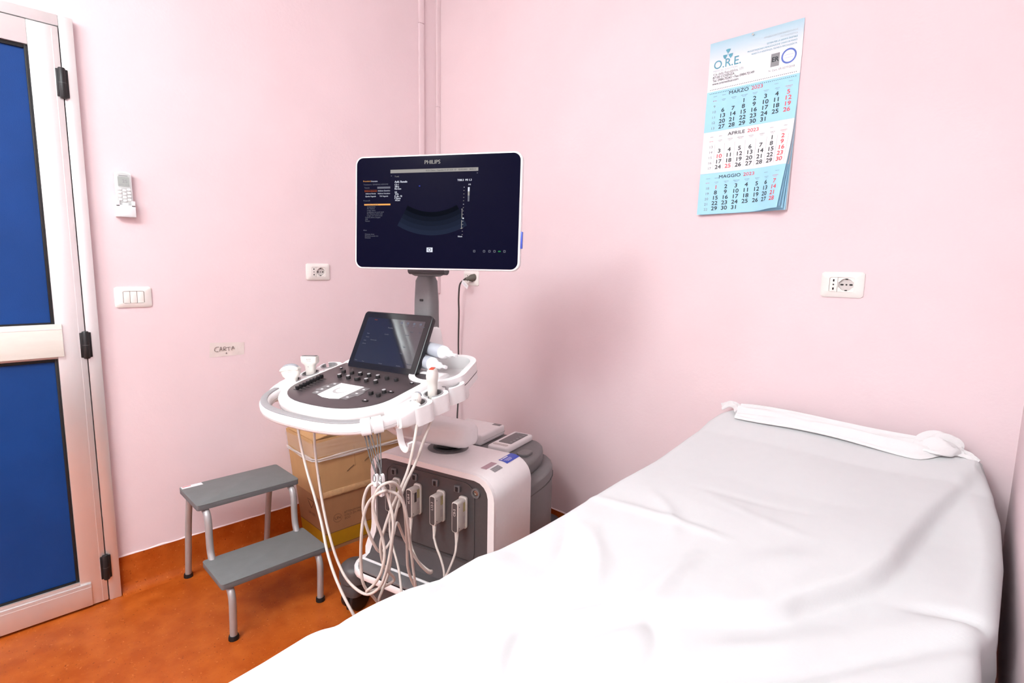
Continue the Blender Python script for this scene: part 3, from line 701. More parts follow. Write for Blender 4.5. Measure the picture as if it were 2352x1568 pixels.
def step(pl, amp, w, reach):
    q = np.array([tuple(t)[:2] for t in smoothpath([(a, b, 0) for a, b in pl], 5)]); best = np.full(len(xy), 9.); sd = np.zeros(len(xy)); fd = np.zeros(len(xy))
    for i in range(len(q)-1):
        a, b = q[i], q[i+1]; d = b-a; t = np.clip(((xy-a)@d)/(d@d+1e-12), 0, 1); v = xy-(a+t[:, None]*d); dd = np.hypot(v[:, 0], v[:, 1])
        sg = -np.sign(d[0]*(xy[:, 1]-a[1])-d[1]*(xy[:, 0]-a[0])); u_ = dd < best
        best = np.where(u_, dd, best); sd = np.where(u_, dd*sg, sd); fd = np.where(u_, np.sin(np.pi*np.clip(((i+t)/(len(q)-1))*.9+.07, 0, 1))**.5, fd)
    return amp*fd*np.tanh(sd/w)*np.exp(-np.abs(sd)/reach)
H += step(RIDGE[0][0], .022, .012, .10)
for pl, amp, sg in RIDGE[3:]:
    d, fd = segd(xy, pl); H += 1.7*amp*fd*np.exp(-.5*(d/sg)**2)
for k in range(14):
    a = RNG.uniform(0, np.pi); fq = RNG.uniform(6, 26); ph = RNG.uniform(0, 6.28)
    H += .010/fq*np.sin(fq*(xy[:, 0]*np.cos(a)+xy[:, 1]*np.sin(a))+ph+1.5*np.sin(xy[:, 0]*5+k))
top = np.clip(1+P[:, 2]/.12, 0, 1)
flare = (P[:, 2] < -.04)*(.010*np.sin(xy[:, 1]*14)+.006*np.sin(xy[:, 1]*33+1))*np.clip(-P[:, 2]/.25, 0, 1)
P[:, 2] = base+P[:, 2]+H*top
P[:, 0] += np.where(tcross < .5, -np.abs(flare), np.abs(flare)*.4)
F = [(i*nc+j, (i+1)*nc+j, (i+1)*nc+j+1, i*nc+j+1) for i in range(nr-1) for j in range(nc-1)]
sh = thing('bed_sheet', 'crumpled white cotton sheet spread over the examination couch', 'bed sheet', (2.12, -1.5, .70))
obj('sheet_cloth', one(([tuple(p) for p in P], F)), 'sheet', sh, 180)
# couch underneath
cc = thing('examination_couch', 'padded examination couch hidden under the white sheet', 'bed', (2.12, -1.5, 0))
def zc(y): return np.interp(-y, [-a for a in SY[::-1]], SZ[::-1])-.034
rings = []
for y in np.linspace(-.065, -2.98, 40):
    l, r_ = edge_x(y); z = float(zc(y)); rings.append([(p[0], y, p[1]) for p in rrect(r_-l-.03, .075, .02, 4, (l+r_)/2, z-.0375)])
obj('mattress', one(loft(rings)), 'vinyl', cc)
for x in (1.80, 2.42): obj('side_rail', one(box(x-.02, x+.02, -2.95, -.12, .585, .625, .004)), 'tube', cc)
for x in (1.80, 2.42):
    for y in (-.45, -2.7): obj('leg', one(tube([(x, y, .60), (x, y, .012)], .02, 12, 1)), 'tube', cc); obj('leg_tip', one(shift(lathe([(0, 0), (.024, 0), (.024, .02), (0, .02)], 14), x, y, 0)), 'gasket', cc)
# tied cloth band along the head edge
def band(name, cent, wid, thick, ph, m='sheet2'):
    C_ = smoothpath(cent, 6); n = len(C_); rings = []
    for i, p in enumerate(C_):
        s_ = i/(n-1); t_ = (C_[min(n-1, i+1)]-C_[max(0, i-1)]).normalized()
        yv = Vector((0, -1, 0)); yv = (yv-t_*yv.dot(t_)).normalized(); zv = t_.cross(yv); zv = zv if zv.z > 0 else -zv
        yv = (yv-zv*.55).normalized() if True else yv
        w2 = wid(s_) if callable(wid) else wid; th = thick(s_) if callable(thick) else thick
        rg = []
        for k in range(40):
            a = 2*math.pi*k/40; c, q = math.cos(a), math.sin(a)
            bump = 1+.5*math.sin(5*a+s_*ph*.5)+.35*math.sin(9*a-s_*ph*.8)+.2*math.sin(14*a+s_*ph)
            rg.append(tuple(p+yv*c*w2+zv*(q*th*(bump if q > 0 else .6))))
        rings.append(rg)
    return obj(name, one(loft(rings)), m, sh, 60)
band('tie_band', [(1.805, -.100, .842), (1.88, -.098, .846), (1.98, -.096, .847), (2.10, -.098, .843), (2.22, -.105, .838), (2.31, -.112, .838), (2.37, -.10, .840)], lambda s_: .036+.005*math.sin(s_*9)-.03*max(0, s_-.85)/.15, lambda s_: .011+.003*s_-.009*max(0, s_-.85)/.15, 5)
band('tie_tail', [(1.735, -.060, .836), (1.76, -.062, .850), (1.785, -.075, .851), (1.808, -.10, .842)], lambda s_: .014-.005*math.sin(s_*3.1), lambda s_: .009, 9)
band('tie_knot', [(2.30, -.115, .838), (2.325, -.100, .852), (2.36, -.092, .858), (2.39, -.085, .852), (2.405, -.082, .842)], lambda s_: .010+.030*math.sin(math.pi*min(1, s_*.9+.08)), lambda s_: .005+.011*math.sin(math.pi*s_), 9)
band('tie_tail', [(2.385, -.085, .846), (2.405, -.084, .843), (2.425, -.086, .838), (2.443, -.090, .829)], lambda s_: .016-.008*s_, lambda s_: .007-.003*s_, 12)

# ------------------------------------------------------------------ ultrasound machine
TH = R(14)
MF = Frame((1.039, -.849, 0), (math.cos(TH), math.sin(TH), 0), (-math.sin(TH), math.cos(TH), 0))
TL = R(10)
PF = Frame(MF((-.10, -.30, .94)), MF.x, MF.y*math.cos(TL)+MF.z*math.sin(TL))
SF = Frame(MF.o, MF.x, (0, 0, 1))                       # front view of the base: x right, y up, z to the front
um = thing('ultrasound_machine', 'white and grey ultrasound scanner on wheels with monitor and touch panel', 'ultrasound machine', MF((0, .3, 0)))
def arc(cx, cy, r, a0, a1, n=8): return [(cx+r*math.cos(R(a0+(a1-a0)*i/n)), cy+r*math.sin(R(a0+(a1-a0)*i/n))) for i in range(n+1)]
rr = .080
shell = [(.277, .20)]+arc(.277-rr, .637-rr, rr, 0, 90)+arc(-.277+rr, .637-rr, rr, 90, 180)+[(-.277, .34), (-.282, .31), (-.296, .28), (-.310, .255), (-.314, .23), (-.314, .20)]
sh_ = obj('base_shell', one(prism(shell, -.245, 0, .006, 3, ang=60), SF), 'white', um)
ri = .055
inner = [(.252, .215)]+arc(.252-ri, .617-ri, ri, 0, 90)+arc(-.252+ri, .617-ri, ri, 90, 180)+[(-.252, .34), (-.256, .31), (-.268, .285), (-.276, .262), (-.276, .235), (-.262, .215)]
N_ = 96
obj('front_border', one(annulus(angsample(shell, N_, 0, .42), angsample(inner, N_, 0, .42), -.004, .012), SF), 'white', um, 30)
fp = obj('front_panel', one(prism(inner, -.003, .003), SF), 'dgrey', um)
obj('panel_seam', one(box(-.252, .252, .3185, .3205, .003, .0036), SF), 'knob', fp)
bay = rrect(.400, .290, .045, 8, -.005, .455); bay_i = rrect(.390, .280, .040, 8, -.005, .455)
obj('port_bay_rim', one(annulus(bay, bay_i, .002, .006), SF), 'dgrey', fp)
for i, lx in enumerate((-.163, -.065, .030, .125)):
    h = obj('port_latch', one(box(lx-.012, lx+.012, .560, .584, .003, .013, .003), SF), 'mgrey', fp)
    obj('latch_slot', one(box(lx-.004, lx+.006, .564, .580, .013, .0165, .001), SF), 'knob', h)
rp = obj('round_port', one(shift(annulus(ell(.017, .017, 28), ell(.011, .011, 28), .002, .009), .200, .572), SF), 'mgrey', fp)
obj('port_core', one(shift(lathe([(0, .002), (.009, .002), (.009, .006), (.005, .0065), (.005, .004), (0, .004)], 18), .200, .572), SF), 'chrome', rp)
# lower tray and footrest
def trayout(d, w=.314, r=.10):
    return [(w-.004, .03), (w-.004, -d*.25)]+[(w-.004-(w*.5)*(1-math.cos(R(a)))*.55, -d*.25-d*.75*math.sin(R(a))) for a in range(10, 91, 16)]+[(-(w-.004)+(w*.5)*(1-math.cos(R(a)))*.55, -d*.25-d*.75*math.sin(R(a))) for a in range(90, 9, -16)]+[(-w+.004, -d*.25), (-w+.004, .03)]
obj('tray_skirt', one(prism(trayout(.125), .183, .214, .008), MF), 'white', um)
obj('tray_lip', one(prism(rrect(.560, .008, .003, 3, 0, -.060), .205, .2265, .002), MF), 'white', um)
obj('cable_tray', one(loft([[(-.27, .0, .318), (.27, 0, .318), (.27, .0, .30), (-.27, 0, .30)], [(-.27, -.012, .27), (.27, -.012, .27), (.27, 0, .25), (-.27, 0, .25)], [(-.272, -.030, .232), (.272, -.030, .232), (.272, -.01, .21), (-.272, -.01, .21)], [(-.272, -.055, .222), (.272, -.055, .222), (.272, -.055, .20), (-.272, -.055, .20)]]), MF), 'dgrey', um)
pad = [(p[0]*.93, p[1]-.001) for p in trayout(.120) if p[1] < -.06]; pad = [(.275, -.066)]+pad+[(-.275, -.066)]
fr_ = obj('footrest_pad', one(prism(pad, .214, .224, .003), MF), 'mgrey', um, label='mauve grey footrest pad')
obj('pad_groove', one(prism([(p[0]*1.005, p[1]*1.012) for p in pad], .209, .214), MF), 'knob', fr_)
obj('chassis', one(prism([(.27, -.06), (.27, .50), (.15, .58), (-.15, .58), (-.27, .50), (-.27, -.06)], .075, .150, .01), MF), 'dgrey', um)
def caster(lx, ly, name='caster'):
    c = obj(name, one(shift(lathe([(0, .115), (.050, .115), (.060, .125), (.060, .160), (.054, .178), (.040, .190), (0, .195)], 24), lx, ly), MF), 'dgrey', um)
    for s_ in (-1, 1):
        obj('caster_wheel', one(lathe([(0, -.011), (.040, -.011), (.048, -.007), (.048, .007), (.040, .011), (0, .011)], 24), Frame(MF((lx+s_*.022, ly, .050)), (0, 0, 1), MF.y)), 'knob', c)
    obj('caster_fork', one(box(lx-.008, lx+.008, ly-.045, ly+.045, .012, .12, .006), MF), 'knob', c)
    obj('caster_shroud', one(prism(rrect(.090, .100, .03, 5, lx, ly), .070, .122, .006), MF), 'dgrey', c)
for lx, ly in ((-.325, -.055), (.30, -.055), (-.25, .55), (.24, .55)): caster(lx, ly)
# rear grey housing
def rear(w, d, y0, n=8): return [(w, y0), (w, y0+.10)]+[(w-(w*.62)*(1-math.cos(R(a)))**1.0, y0+.10+(d-y0-.10)*math.sin(R(a))) for a in np.linspace(8, 90, n)]+[(-w+(w*.62)*(1-math.cos(R(a))), y0+.10+(d-y0-.10)*math.sin(R(a))) for a in np.linspace(90, 8, n)]+[(-w, y0+.10), (-w, y0)]
rh = obj('rear_housing', one(prism(rear(.266, .62, .245), .10, .520, .016, 3), MF), 'mgrey', um, 30)
obj('rear_deck', one(prism(rear(.215, .61, .245), .515, .572, .012, 3), MF), 'mgrey', um, 30)
for z in (.475, .235, .205): obj('housing_groove', one(prism([(x*1.003, y+.001) for x, y in rear(.266, .62, .26)], z, z+.004), MF), 'dgrey', rh, 30)
obj('rear_bumper', one(prism(rear(.278, .785, .25), .075, .165, .015, 3), MF), 'dgrey', um, 30)
obj('deck_handle', one(prism(rrect(.05, .07, .02, 5, .150, .42), .570, .582, .004), MF), 'mgrey', um)
# swivel and arm
obj('swivel_ring', one(shift(lathe([(0, .634), (.078, .634), (.078, .6385), (.066, .640), (0, .640)], 40), -.045, .165), MF), 'mgrey', um)
obj('swivel_post', one(shift(lathe([(0, .638), (.058, .638), (.056, .645), (.046, .648), (.045, .690), (0, .690)], 32), -.045, .165), MF), 'knob', um)
obj('support_arm', one(loft([[(lx, p[0], p[1]) for p in rrect(w_, h_, min(w_, h_)*.32, 5, cy_, cz_)] for lx, w_, h_, cy_, cz_ in ((.070, .05, .050, .165, .702), (.066, .075, .070, .165, .702), (.055, .092, .084, .163, .703), (.030, .105, .092, .160, .703), (-.05, .115, .094, .150, .705), (-.13, .12, .094, .120, .715), (-.19, .12, .092, .07, .74), (-.215, .10, .08, .04, .76))]), MF), 'white', um, 60)
obj('panel_neck', one(loft([[(p[0], p[1], z) for p in rrect(a_, b_, .03, 5, cx_, cy_)] for z, a_, b_, cx_, cy_ in ((.70, .10, .12, -.15, .09), (.78, .11, .14, -.14, .04), (.84, .14, .18, -.12, -.06), (.89, .20, .24, -.10, -.14), (.93, .24, .28, -.10, -.16))]), MF), 'white', um, 60)
# stickers on the shoulder of the shell
def shoulder(s_, ly):
    a = s_/rr; return MF((.277-rr+(rr+.0006)*math.sin(a), ly, .637-rr+(rr+.0006)*math.cos(a))) if s_ > 0 else MF((.277-rr+s_, ly, .6376))
def sticker(name, s0, s1, y0, y1, m, par, e=0):
    n = 8; v = []; f = []
    for i in range(n+1):
        s_ = s0+(s1-s0)*i/n
        for y in (y0, y1): p = shoulder(s_, y); v.append(tuple(p+Vector((0, 0, e))))
    for i in range(n): f.append((2*i, 2*i+1, 2*i+3, 2*i+2))
    return obj(name, one((v, f)), m, par, 60)
sticker('mauve_label', -.018, .006, .052, .122, 'sticker_pink', sh_)
sticker('grey_label', .014, .036, .062, .114, 'sticker_grey', sh_)
bs = sticker('blue_label', -.008, .030, .151, .241, 'sticker_blue', sh_)
for s0, s1, y0, y1 in ((-.004, .003, .158, .167), (-.004, .002, .172, .205), (.010, .0115, .160, .205), (.015, .0165, .165, .205), (.020, .0215, .170, .2)): sticker('label_mark', s0, s1, y0, y1, 'paper', bs, .0004)

# -- control panel
pan = [(.200, .225), (.200, .02)]+[(.200*math.cos(R(a))**.75, .02-.136*math.sin(R(a))**.9) for a in range(8, 90, 8)]+[(0, -.116)]+[(-.200*math.cos(R(a))**.75, .02-.136*math.sin(R(a))**.9) for a in range(88, 7, -8)]+[(-.200, .02), (-.200, .225)]
def grow(pts, k, cy=.06): return [(p[0]*(1+k/.2), cy+(p[1]-cy)*(1+k/.17)) for p in pts]
obj('console_bowl', one(loft([[(p[0], p[1], h) for p in grow(pan, g_)] for h, g_ in ((-.075, -.06), (-.062, -.02), (-.046, .014), (-.030, .024), (-.012, .026), (-.003, .022), (-.001, .014))]), PF), 'white', um, 60)
obj('console_groove', one(loft([[(p[0], p[1], h) for p in grow(pan, g_)] for h, g_ in ((-.0335, .0215), (-.033, .0248), (-.032, .0250), (-.0315, .0215))]), PF), 'mid', um, 60)
ks = obj('key_surface', one(prism(pan, -.004, .002, .001), PF), 'panel', um)
# touch pad with soft keys
padc = (.003, -.008)
def padpt(x, y): return (padc[0]+x, padc[1]+y)
wp = [padpt(-.048, .052), padpt(.050, .052)]+[padpt(.050-.1*i/10+(-.004), -.050-.010*math.sin(math.pi*i/10)) for i in range(11)]
obj('touch_pad', one(prism([padpt(-.050, .050), padpt(.050, .050), padpt(.046, -.048), padpt(.016, -.057), padpt(-.016, -.057), padpt(-.046, -.048)], .002, .0035), PF), 'e_pad', ks, 20)
crescent = [(padc[0]+.026*math.cos(R(a)), padc[1]+.004+.026*math.sin(R(a))) for a in range(150, 391, 12)]+[(padc[0]+.003+.021*math.cos(R(a)), padc[1]+.007+.021*math.sin(R(a))) for a in range(390, 149, -12)]
obj('pad_crescent', one(prism(crescent, .0035, .0038), PF), 'knobtop', ks)
soft = MB(); ic = MB()
for s_ in (-1, 1):
    for j in range(4 if s_ < 0 else 3):
        n = 4 if s_ < 0 else 3
        y1 = .048-.096*j/n; y0 = .048-.096*(j+1)/n+.002
        x0, x1 = .0508-.002*(j/n), .088-(.008 if j in (0, n-1) else 0)
        pts = [padpt(s_*x0, y0), padpt(s_*(x1 if j < n-1 else x1-.006), y0), padpt(s_*(x1 if j > 0 else x1), y1), padpt(s_*x0, y1)]
        k_ = obj('soft_key', one(prism(pts if s_ > 0 else pts[::-1], .002, .0033, .0004), PF), 'mgrey', ks)
        mx, my = sum(p[0] for p in pts)/4, (y0+y1)/2+padc[1]
        obj('key_icon', one(prism(rrect(.009, .006, .002, 2, mx, my), .0033, .0036), PF), 'paper', k_)
# knobs
kn = obj('knob', one(shift(lathe([(0, 0), (.0075, 0), (.0075, .009), (.0068, .010), (0, .0102)], 16), 0, 0, .002), PF.at((0, 0, 0))), 'knob', ks)
kt_ = obj('knob_cap', one(lathe([(0, .0122), (.0060, .0122), (.0058, .0128), (0, .0130)], 14), PF), 'knobtop', kn)
kpos = [(-.122+.0392*i, .122, False if i in (0, 1, 5, 6) else True, 1) for i in range(7)]+[(-.100+.0405*i, .084, True, 1.35 if i == 2 else 1) for i in range(5)]+[(.148, .030, True, 1.0), (.118, .006, False, 1.0), (.152, .002, False, 1.0)]
koff = WL[kn.name]-PF((0, 0, 0)); ktoff = WL[kt_.name]-WL[kn.name]
for i, (u, v_, cap, sc) in enumerate(kpos):
    wpos = PF((u, v_, 0))+koff
    if i == 0:
        kn.location = wpos-WL[ks.name]; WL[kn.name] = wpos; first = kn
        bpy.data.objects.remove(kt_) if not cap else None
        capmesh = bpy.data.meshes['knob_cap'] if 'knob_cap' in bpy.data.meshes else None
    else:
        c = copyat(kn, wpos, ks); c.scale = (sc, sc, 1)
    if cap:
        cm_ = obj('knob_cap', one(shift(lathe([(0, .0122), (.0060*sc, .0122), (.0058*sc, .0128), (0, .0130)], 14), u, v_), PF), 'panel' if sc > 1.1 else 'knobtop', ks)
for i in range(8):
    y = -.052+.0150*i; x = -.142-.0035*i*.5+.004
    sl = obj('gain_slider', one(box(x-.0055, x+.0055, y-.0045, y+.0045, .004, .016, .0015), PF), 'knob', ks)
    obj('slider_slot', one(box(x-.020, x+.020, y-.0008, y+.0008, .002, .0028), PF), 'knob', sl)
for u, v_, w_ in ((.140, -.040, .020), (.165, .040, .022), (.178, .120, .012), (-.165, .150, .008)):
    k_ = obj('small_key', one(prism(rrect(w_, .010, .003, 3, u, v_), .002, .0055, .001), PF), 'knob', ks); obj('key_icon', one(prism(rrect(.007, .004, .001, 2, u, v_), .0055, .0058), PF), 'paper', k_)
# handle loop
def hpt(a):
    c, s_ = math.cos(a), math.sin(a); return (.262*math.copysign(abs(c)**.72, c), -.004-.168*abs(s_)**.85, -.030)
hp = [(-.262, .03, -.024)]+[hpt(math.pi+math.pi*i/36) for i in range(37)]+[(.262, .03, -.024)]
hpW = [PF(p) for p in hp]
def hprofile(w, h, r, n=3): return rrect(w, h, r, n)
obj('handle', one(sweep(hprofile(.030, .038, .012), hpW, PF.z)), 'white', um, 50)
obj('handle_grip', one(sweep([(a, b+.0185) for a, b in rrect(.020, .004, .0015, 2)], hpW[3:30], PF.z)), 'mid', um, 50)
obj('handle_seam', one(sweep([(a, b-.006) for a, b in rrect(.0306, .0012, .0005, 1)], hpW, PF.z)), 'mid', um, 50)
# probe holders, three a side
def holder(u, v_, side, slot_at):
    cx, cy = u, v_
    o = angsample(rrect(.074, .084, .026, 6), 48); i_ = angsample(ell(.0285, .0305, 48), 48)
    fr2 = PF.at((cx, cy, 0), rz=R(-14*side))
    bnd = None if slot_at is None else (slot_at, slot_at+45)
    outer = [(p[0], p[1]) for p in o]
    if bnd: outer = outer[bnd[0]:]+outer[:bnd[0]]; i_ = i_[bnd[0]:]+i_[:bnd[0]]
    b2 = (0, 45) if bnd else None
    h_ = obj('probe_holder', one(annulus(outer, i_, -.066, -.012, bnd=b2), fr2), 'white', um, 35)
    i2 = [(x*.86, y*.86) for x, y in i_]
    obj('holder_liner', one(annulus(i_, i2, -.060, -.0095, bnd=b2), fr2), 'mid', h_, 35)
    return h_
for k, v_ in enumerate((.028, .105, .188)):
    holder(-.272, v_, -1, 20 if k == 2 else None); holder(.272, v_, 1, 42)
# side rails join holders to console
for s_ in (-1, 1):
    obj('side_rail', one(prism([(s_*.215, -.05), (s_*.240, -.045), (s_*.236, .22), (s_*.215, .25)], -.064, -.014, .006), PF), 'white', um)
    obj('handle_end', one(loft([[PF((s_*.268+a, .0+y, -.034+b)) for a, b in rrect(w_, h_, .012, 4)] for y, w_, h_ in ((-.055, .034, .042), (-.035, .046, .050), (-.005, .058, .056), (.02, .060, .058))])), 'white', um, 60)
# rear deck of the console, housing, gel tray
obj('console_rear', one(prism([(.215, .20), (.20, .225), (.095, .235), (.085, .40), (-.15, .40), (-.23, .30), (-.215, .20)], -.050, .004, .010, 3), PF), 'white', um)
obj('column_housing', one(loft([[(p[0], p[1], z) for p in rrect(a_, b_, .03, 5, -.062, cy_)] for z, a_, b_, cy_ in ((.93, .125, .13, .045), (1.02, .12, .12, .045), (1.085, .112, .10, .045), (1.105, .105, .09, .045), (1.112, .09, .07, .045))]), MF), 'white', um, 60)
to = angsample(rrect(.190, .270, .085, 9), 56); ti = angsample(rrect(.150, .232, .068, 9), 56)
tf = PF.at((.186, .270, 0), rz=R(17))
gt = obj('gel_tray', one(annulus(to, ti, -.055, .006), tf), 'white', um, 35)
obj('tray_floor', one(prism([(x*1.02, y*1.02) for x, y in ti], -.055, -.040), tf), 'white', gt)
obj('tray_groove', one(annulus([(x*1.003, y*1.003) for x, y in to], to, -.031, -.028), tf), 'dgrey', gt, 35)
obj('tray_bracket', one(prism(rrect(.06, .05, .02, 5, .055, -.02), -.095, -.050, .008), tf), 'white', gt)
# touch screen tablet
TF = Frame(MF((-.113, -.127, .970)), MF.x, (MF.y*.458+MF.z*.889))
tb = obj('touch_screen', one(prism(rrect(.308, .214, .014, 5, 0, .107), -.020, 0, .003), TF), 'bezel', um)
obj('screen_glass', one(prism(rrect(.300, .206, .011, 5, 0, .107), .0001, .0012), TF), 'glassbez', tb)
obj('screen_display', one(quad(-.130, .130, .024, .190, .0013), TF), 'active', tb, 0)
obj('tablet_back', one(prism(rrect(.26, .17, .03, 5, 0, .09), -.05, -.019, .012), TF), 'bezel', tb)
obj('tablet_foot', one(box(-.135, .135, -.012, .012, -.055, -.012, .006), TF), 'bezel', tb)
g1, g2 = MB(), MB()
def ttext(mb, s_, x, y, size): mb.add(shift(glyphs(s_, size, 'CENTER'), x, y, .0016), TF)
for i in range(4): ttext(g1, 'menu', .030+.028*i-.0, .170, .0045); g1.add(shift(prism(rrect(.010, .008, .002, 2), .0014, .0016), .030+.028*i, .179), TF)
ttext(g1, 'chiudi', .128, .170, .005); ttext(g1, 'Modello', -.012, .157, .007); ttext(g1, 'Testo', .085, .150, .006); ttext(g1, 'Icone', .122, .150, .006)
for x, y, s_ in ((-.105, .130, 'Testo'), (-.103, .117, 'Frecce'), (-.110, .104, 'Icona'), (-.108, .092, 'Elimina'), (-.020, .133, 'Cancella'), (.070, .137, 'Annulla'), (-.070, .108, 'libreria testo'), (.075, .095, 'Salva'), (.072, .072, 'Pagina'), (-.120, .030, 'Guad'), (-.085, .028, 'Zona'), (-.005, .028, 'Freccia'), (.075, .028, 'Archivio'), (.118, .038, 'Posizione')): ttext(g1, s_, x, y, .0055)
ttext(g2, 'Acquis', -.090, .183, .005)
obj('screen_text', g1, 'e_dim', tb, 0, kind='stuff'); obj('screen_highlight', g2, 'e_red', tb, 0, kind='stuff')
# monitor column
FCo = Frame(MF((-.062, .060, 0)), MF.x, MF.y)
obj('monitor_column', one(loft([[(p[0], p[1]+cy_, z) for p in rrect(a_, b_, .018, 5)] for z, a_, b_, cy_ in ((1.10, .082, .060, 0), (1.16, .082, .058, 0), (1.20, .083, .055, 0), (1.272, .078, .048, 0), (1.284, .066, .044, 0), (1.300, .042, .040, 0), (1.316, .036, .036, 0))]), FCo), 'mgrey', um, 50)
obj('column_tab', one(prism(rrect(.016, .008, .003, 3), -.0285, -.026), Frame(FCo((0, 0, 1.205)), MF.x, (0, 0, 1), MF.y)), 'knob', um)
# monitor
TM = R(3)
ex = Vector((math.cos(R(30)), math.sin(R(30)), 0)); ny = Vector((-math.sin(R(30))*math.sin(TM), math.cos(R(30))*math.sin(TM), math.cos(TM)))
XF = Frame((1.154, -.9135, 1.4875), ex, ny)
mo = obj('monitor', one(prism(rrect(.548, .352, .026, 7), -.022, 0, .004, 3), XF), 'white', um, label='flat wide monitor with white rim')
obj('monitor_back', one(prism(rrect(.42, .26, .05, 7), -.055, -.020, .015, 3), XF), 'mid', mo)
obj('bezel_glass', one(prism(rrect(.536, .342, .022, 7), -.001, .0012), XF), 'monscreen', mo)
obj('side_tab', one(box(.273, .279, -.108, -.058, -.014, -.004, .001), XF), 'sticker_blue', mo, label='violet blue side tab')
neck = obj('monitor_hinge', one(box(-.075, .045, -.022, .022, -.03, .03, .012), Frame(MF((-.03, .045, 1.318)), MF.x, MF.y)), 'mgrey', um)
obj('hinge_barrel', one(tube([(-.085, 0, 0), (.075, 0, 0)], .014, 14, 1), Frame(MF((-.025, .030, 1.308)), MF.x, MF.y)), 'dgrey', um)
obj('mount_arm', one(tube([tuple(MF((-.05, .055, 1.31))), tuple(MF((0, .02, 1.36))), tuple(XF((-.03, 0, -.05)))], .02, 12, 5)), 'mgrey', um)
# screen content
tx = {k: MB() for k in ('e_white', 'e_grey', 'e_dim', 'e_orange', 'e_red', 'e_blue', 'e_green', 'ink')}
def S(px, py):   # screen position from fractions of the face
    return ((px-.5)*.548, (.5-py)*.352)
def stext(k, s_, px, py, size, align='LEFT', bold=0):
    x, y = S(px, py)
    for ox in ((0,) if not bold else (-bold*size, bold*size)): tx[k].add(shift(glyphs(s_, size, align), x+ox, y, .0018), XF)
def srect(k, a, b, c, d, z=.0016): x0, y0 = S(a, c); x1, y1 = S(b, d); tx[k].add(quad(x0, x1, y1, y0, z), XF)
stext('e_grey', 'PHILIPS', .481, .070, .0165, 'CENTER', .03)
srect('e_grey', .225, .752, .125, .155); stext('ink', 'ECO Clinico  Ospedale 01-07-2023  07    05/02/2023    08:05:21', .74, .140, .0062, 'RIGHT', .01)
stext('e_grey', 'T ord.', .252, .185, .006); stext('e_white', 'Add. Renale', .252, .231, .0088, 'LEFT', .03)
for i, s_ in enumerate(('C5-1', '38Hz', 'Ris.Gen')): stext('e_white', s_, .252, .255+.0185*i, .0072, 'LEFT', .02)
for i, s_ in enumerate(('2D', ' 57%', 'R din. 70', 'P Bassa', ' AGen')): stext('e_white', s_, .252, .322+.0175*i, .0072, 'LEFT', .02)
stext('e_white', 'TIS0.3  MI 1.3', .632, .229, .0082, 'LEFT', .03); stext('e_white', 'M3', .697, .268, .006, 'LEFT', .02)
stext('e_orange', 'Precedenti', .052, .220, .0062); stext('e_white', 'Avanzate', .103, .221, .0062); stext('e_dim', 'Trasduttore  GENERALE ADDOME', .055, .250, .0058)
stext('e_dim', 'Tessuto', .060, .278, .0058); srect('e_dim', .143, .225, .270, .287)
x0, x1, y0, y1 = .062, .140, .298, .314
for a in ((x0, x1, y0, y0+.002), (x0, x1, y1-.002, y1), (x0, x0+.0013, y0, y1), (x1-.0013, x1, y0, y1)): srect('e_red', *a)
stext('e_red', 'Addome Generale', .101, .306, .0056, 'CENTER'); 
for i, (a, b) in enumerate((('', 'Addome Generico'), ('Addome Renale', 'Addome Vascolare'), ('Qualita Vegetale', 'THI Vegetale'))):
    if a: stext('e_white', a, .101, .306+.024*i, .0056, 'CENTER')
    stext('e_white', b, .185, .306+.024*i, .0056, 'CENTER')
stext('e_dim', 'Protocolli', .055, .392, .0058); srect('e_orange', .060, .227, .420, .434); stext('ink', 'Procedura Generale', .066, .427, .0056)
for i, (x, s_) in enumerate(((.078, 'Lung(nipote)'), (.078, 'No reperto'), (.078, 'Lungo ottico'), (.078, 'Lunghezza tra punti medi'), (.078, 'No distanza punti medi'), (.078, 'Lungo con i punti medi'), (.067, 'Colore ultimo congelo'), (.067, 'Abb'), (.067, 'Nuovo'))): stext('e_dim', s_, x, .446+.0158*i, .0058)
stext('e_dim', 'Altro', .055, .655, .0058); 
for i, s_ in enumerate(('Distanza lente', 'Direzione posiz circ', 'Distanze')): stext('e_dim', s_, .066, .690+.016*i, .0058)
srect('e_blue', .402, .410, .266, .276)
# scan sector
n = 40
def fanpt(t_, rad): a = R(-90+(t_-.5)*58); return (S(.483, 0)[0]+rad*math.cos(a), .169+rad*math.sin(a))
for q_ in range(5):
    r0, r1 = .168+.0142*q_, .168+.0142*(q_+1); v = []; f = []
    for i in range(n+1):
        for rad in (r0, r1): p = fanpt(i/n, rad); v.append((p[0], p[1], .0014))
    for i in range(n): f.append((2*i, 2*i+1, 2*i+3, 2*i+2))
    obj('scan_band', one((v, f), XF), 'e_fan%d' % q_, mo, 0)
srect('e_white', .6945, .7045, .290, .325); srect('e_grey', .6945, .7045, .325, .360); srect('e_dim', .6945, .7045, .360, .410)
for i in range(15): srect('e_white' if i % 5 == 0 else 'e_grey', .6695-.0004*i, .6755-.0004*i, .287+.0288*i, .2905+.0288*i)
srect('e_grey', .6615, .6645, .475, .555); srect('e_grey', .6600, .6630, .568, .640); srect('e_grey', .658, .668, .472, .476); srect('e_grey', .656, .666, .638, .642); srect('e_white', .667, .675, .548, .558)
stext('e_white', '16cm', .640, .708, .0068, 'LEFT', .02)
srect('e_white', .455, .4915, .805, .845); x, y = S(.473, .825); tx['ink'].add(shift(annulus(ell(.0058, .0050, 20), ell(.0040, .0034, 20), .0018, .0019), x, y), XF)
srect('e_dim', .2285, .234, .176, .181); srect('e_dim', .743, .751, .170, .175)
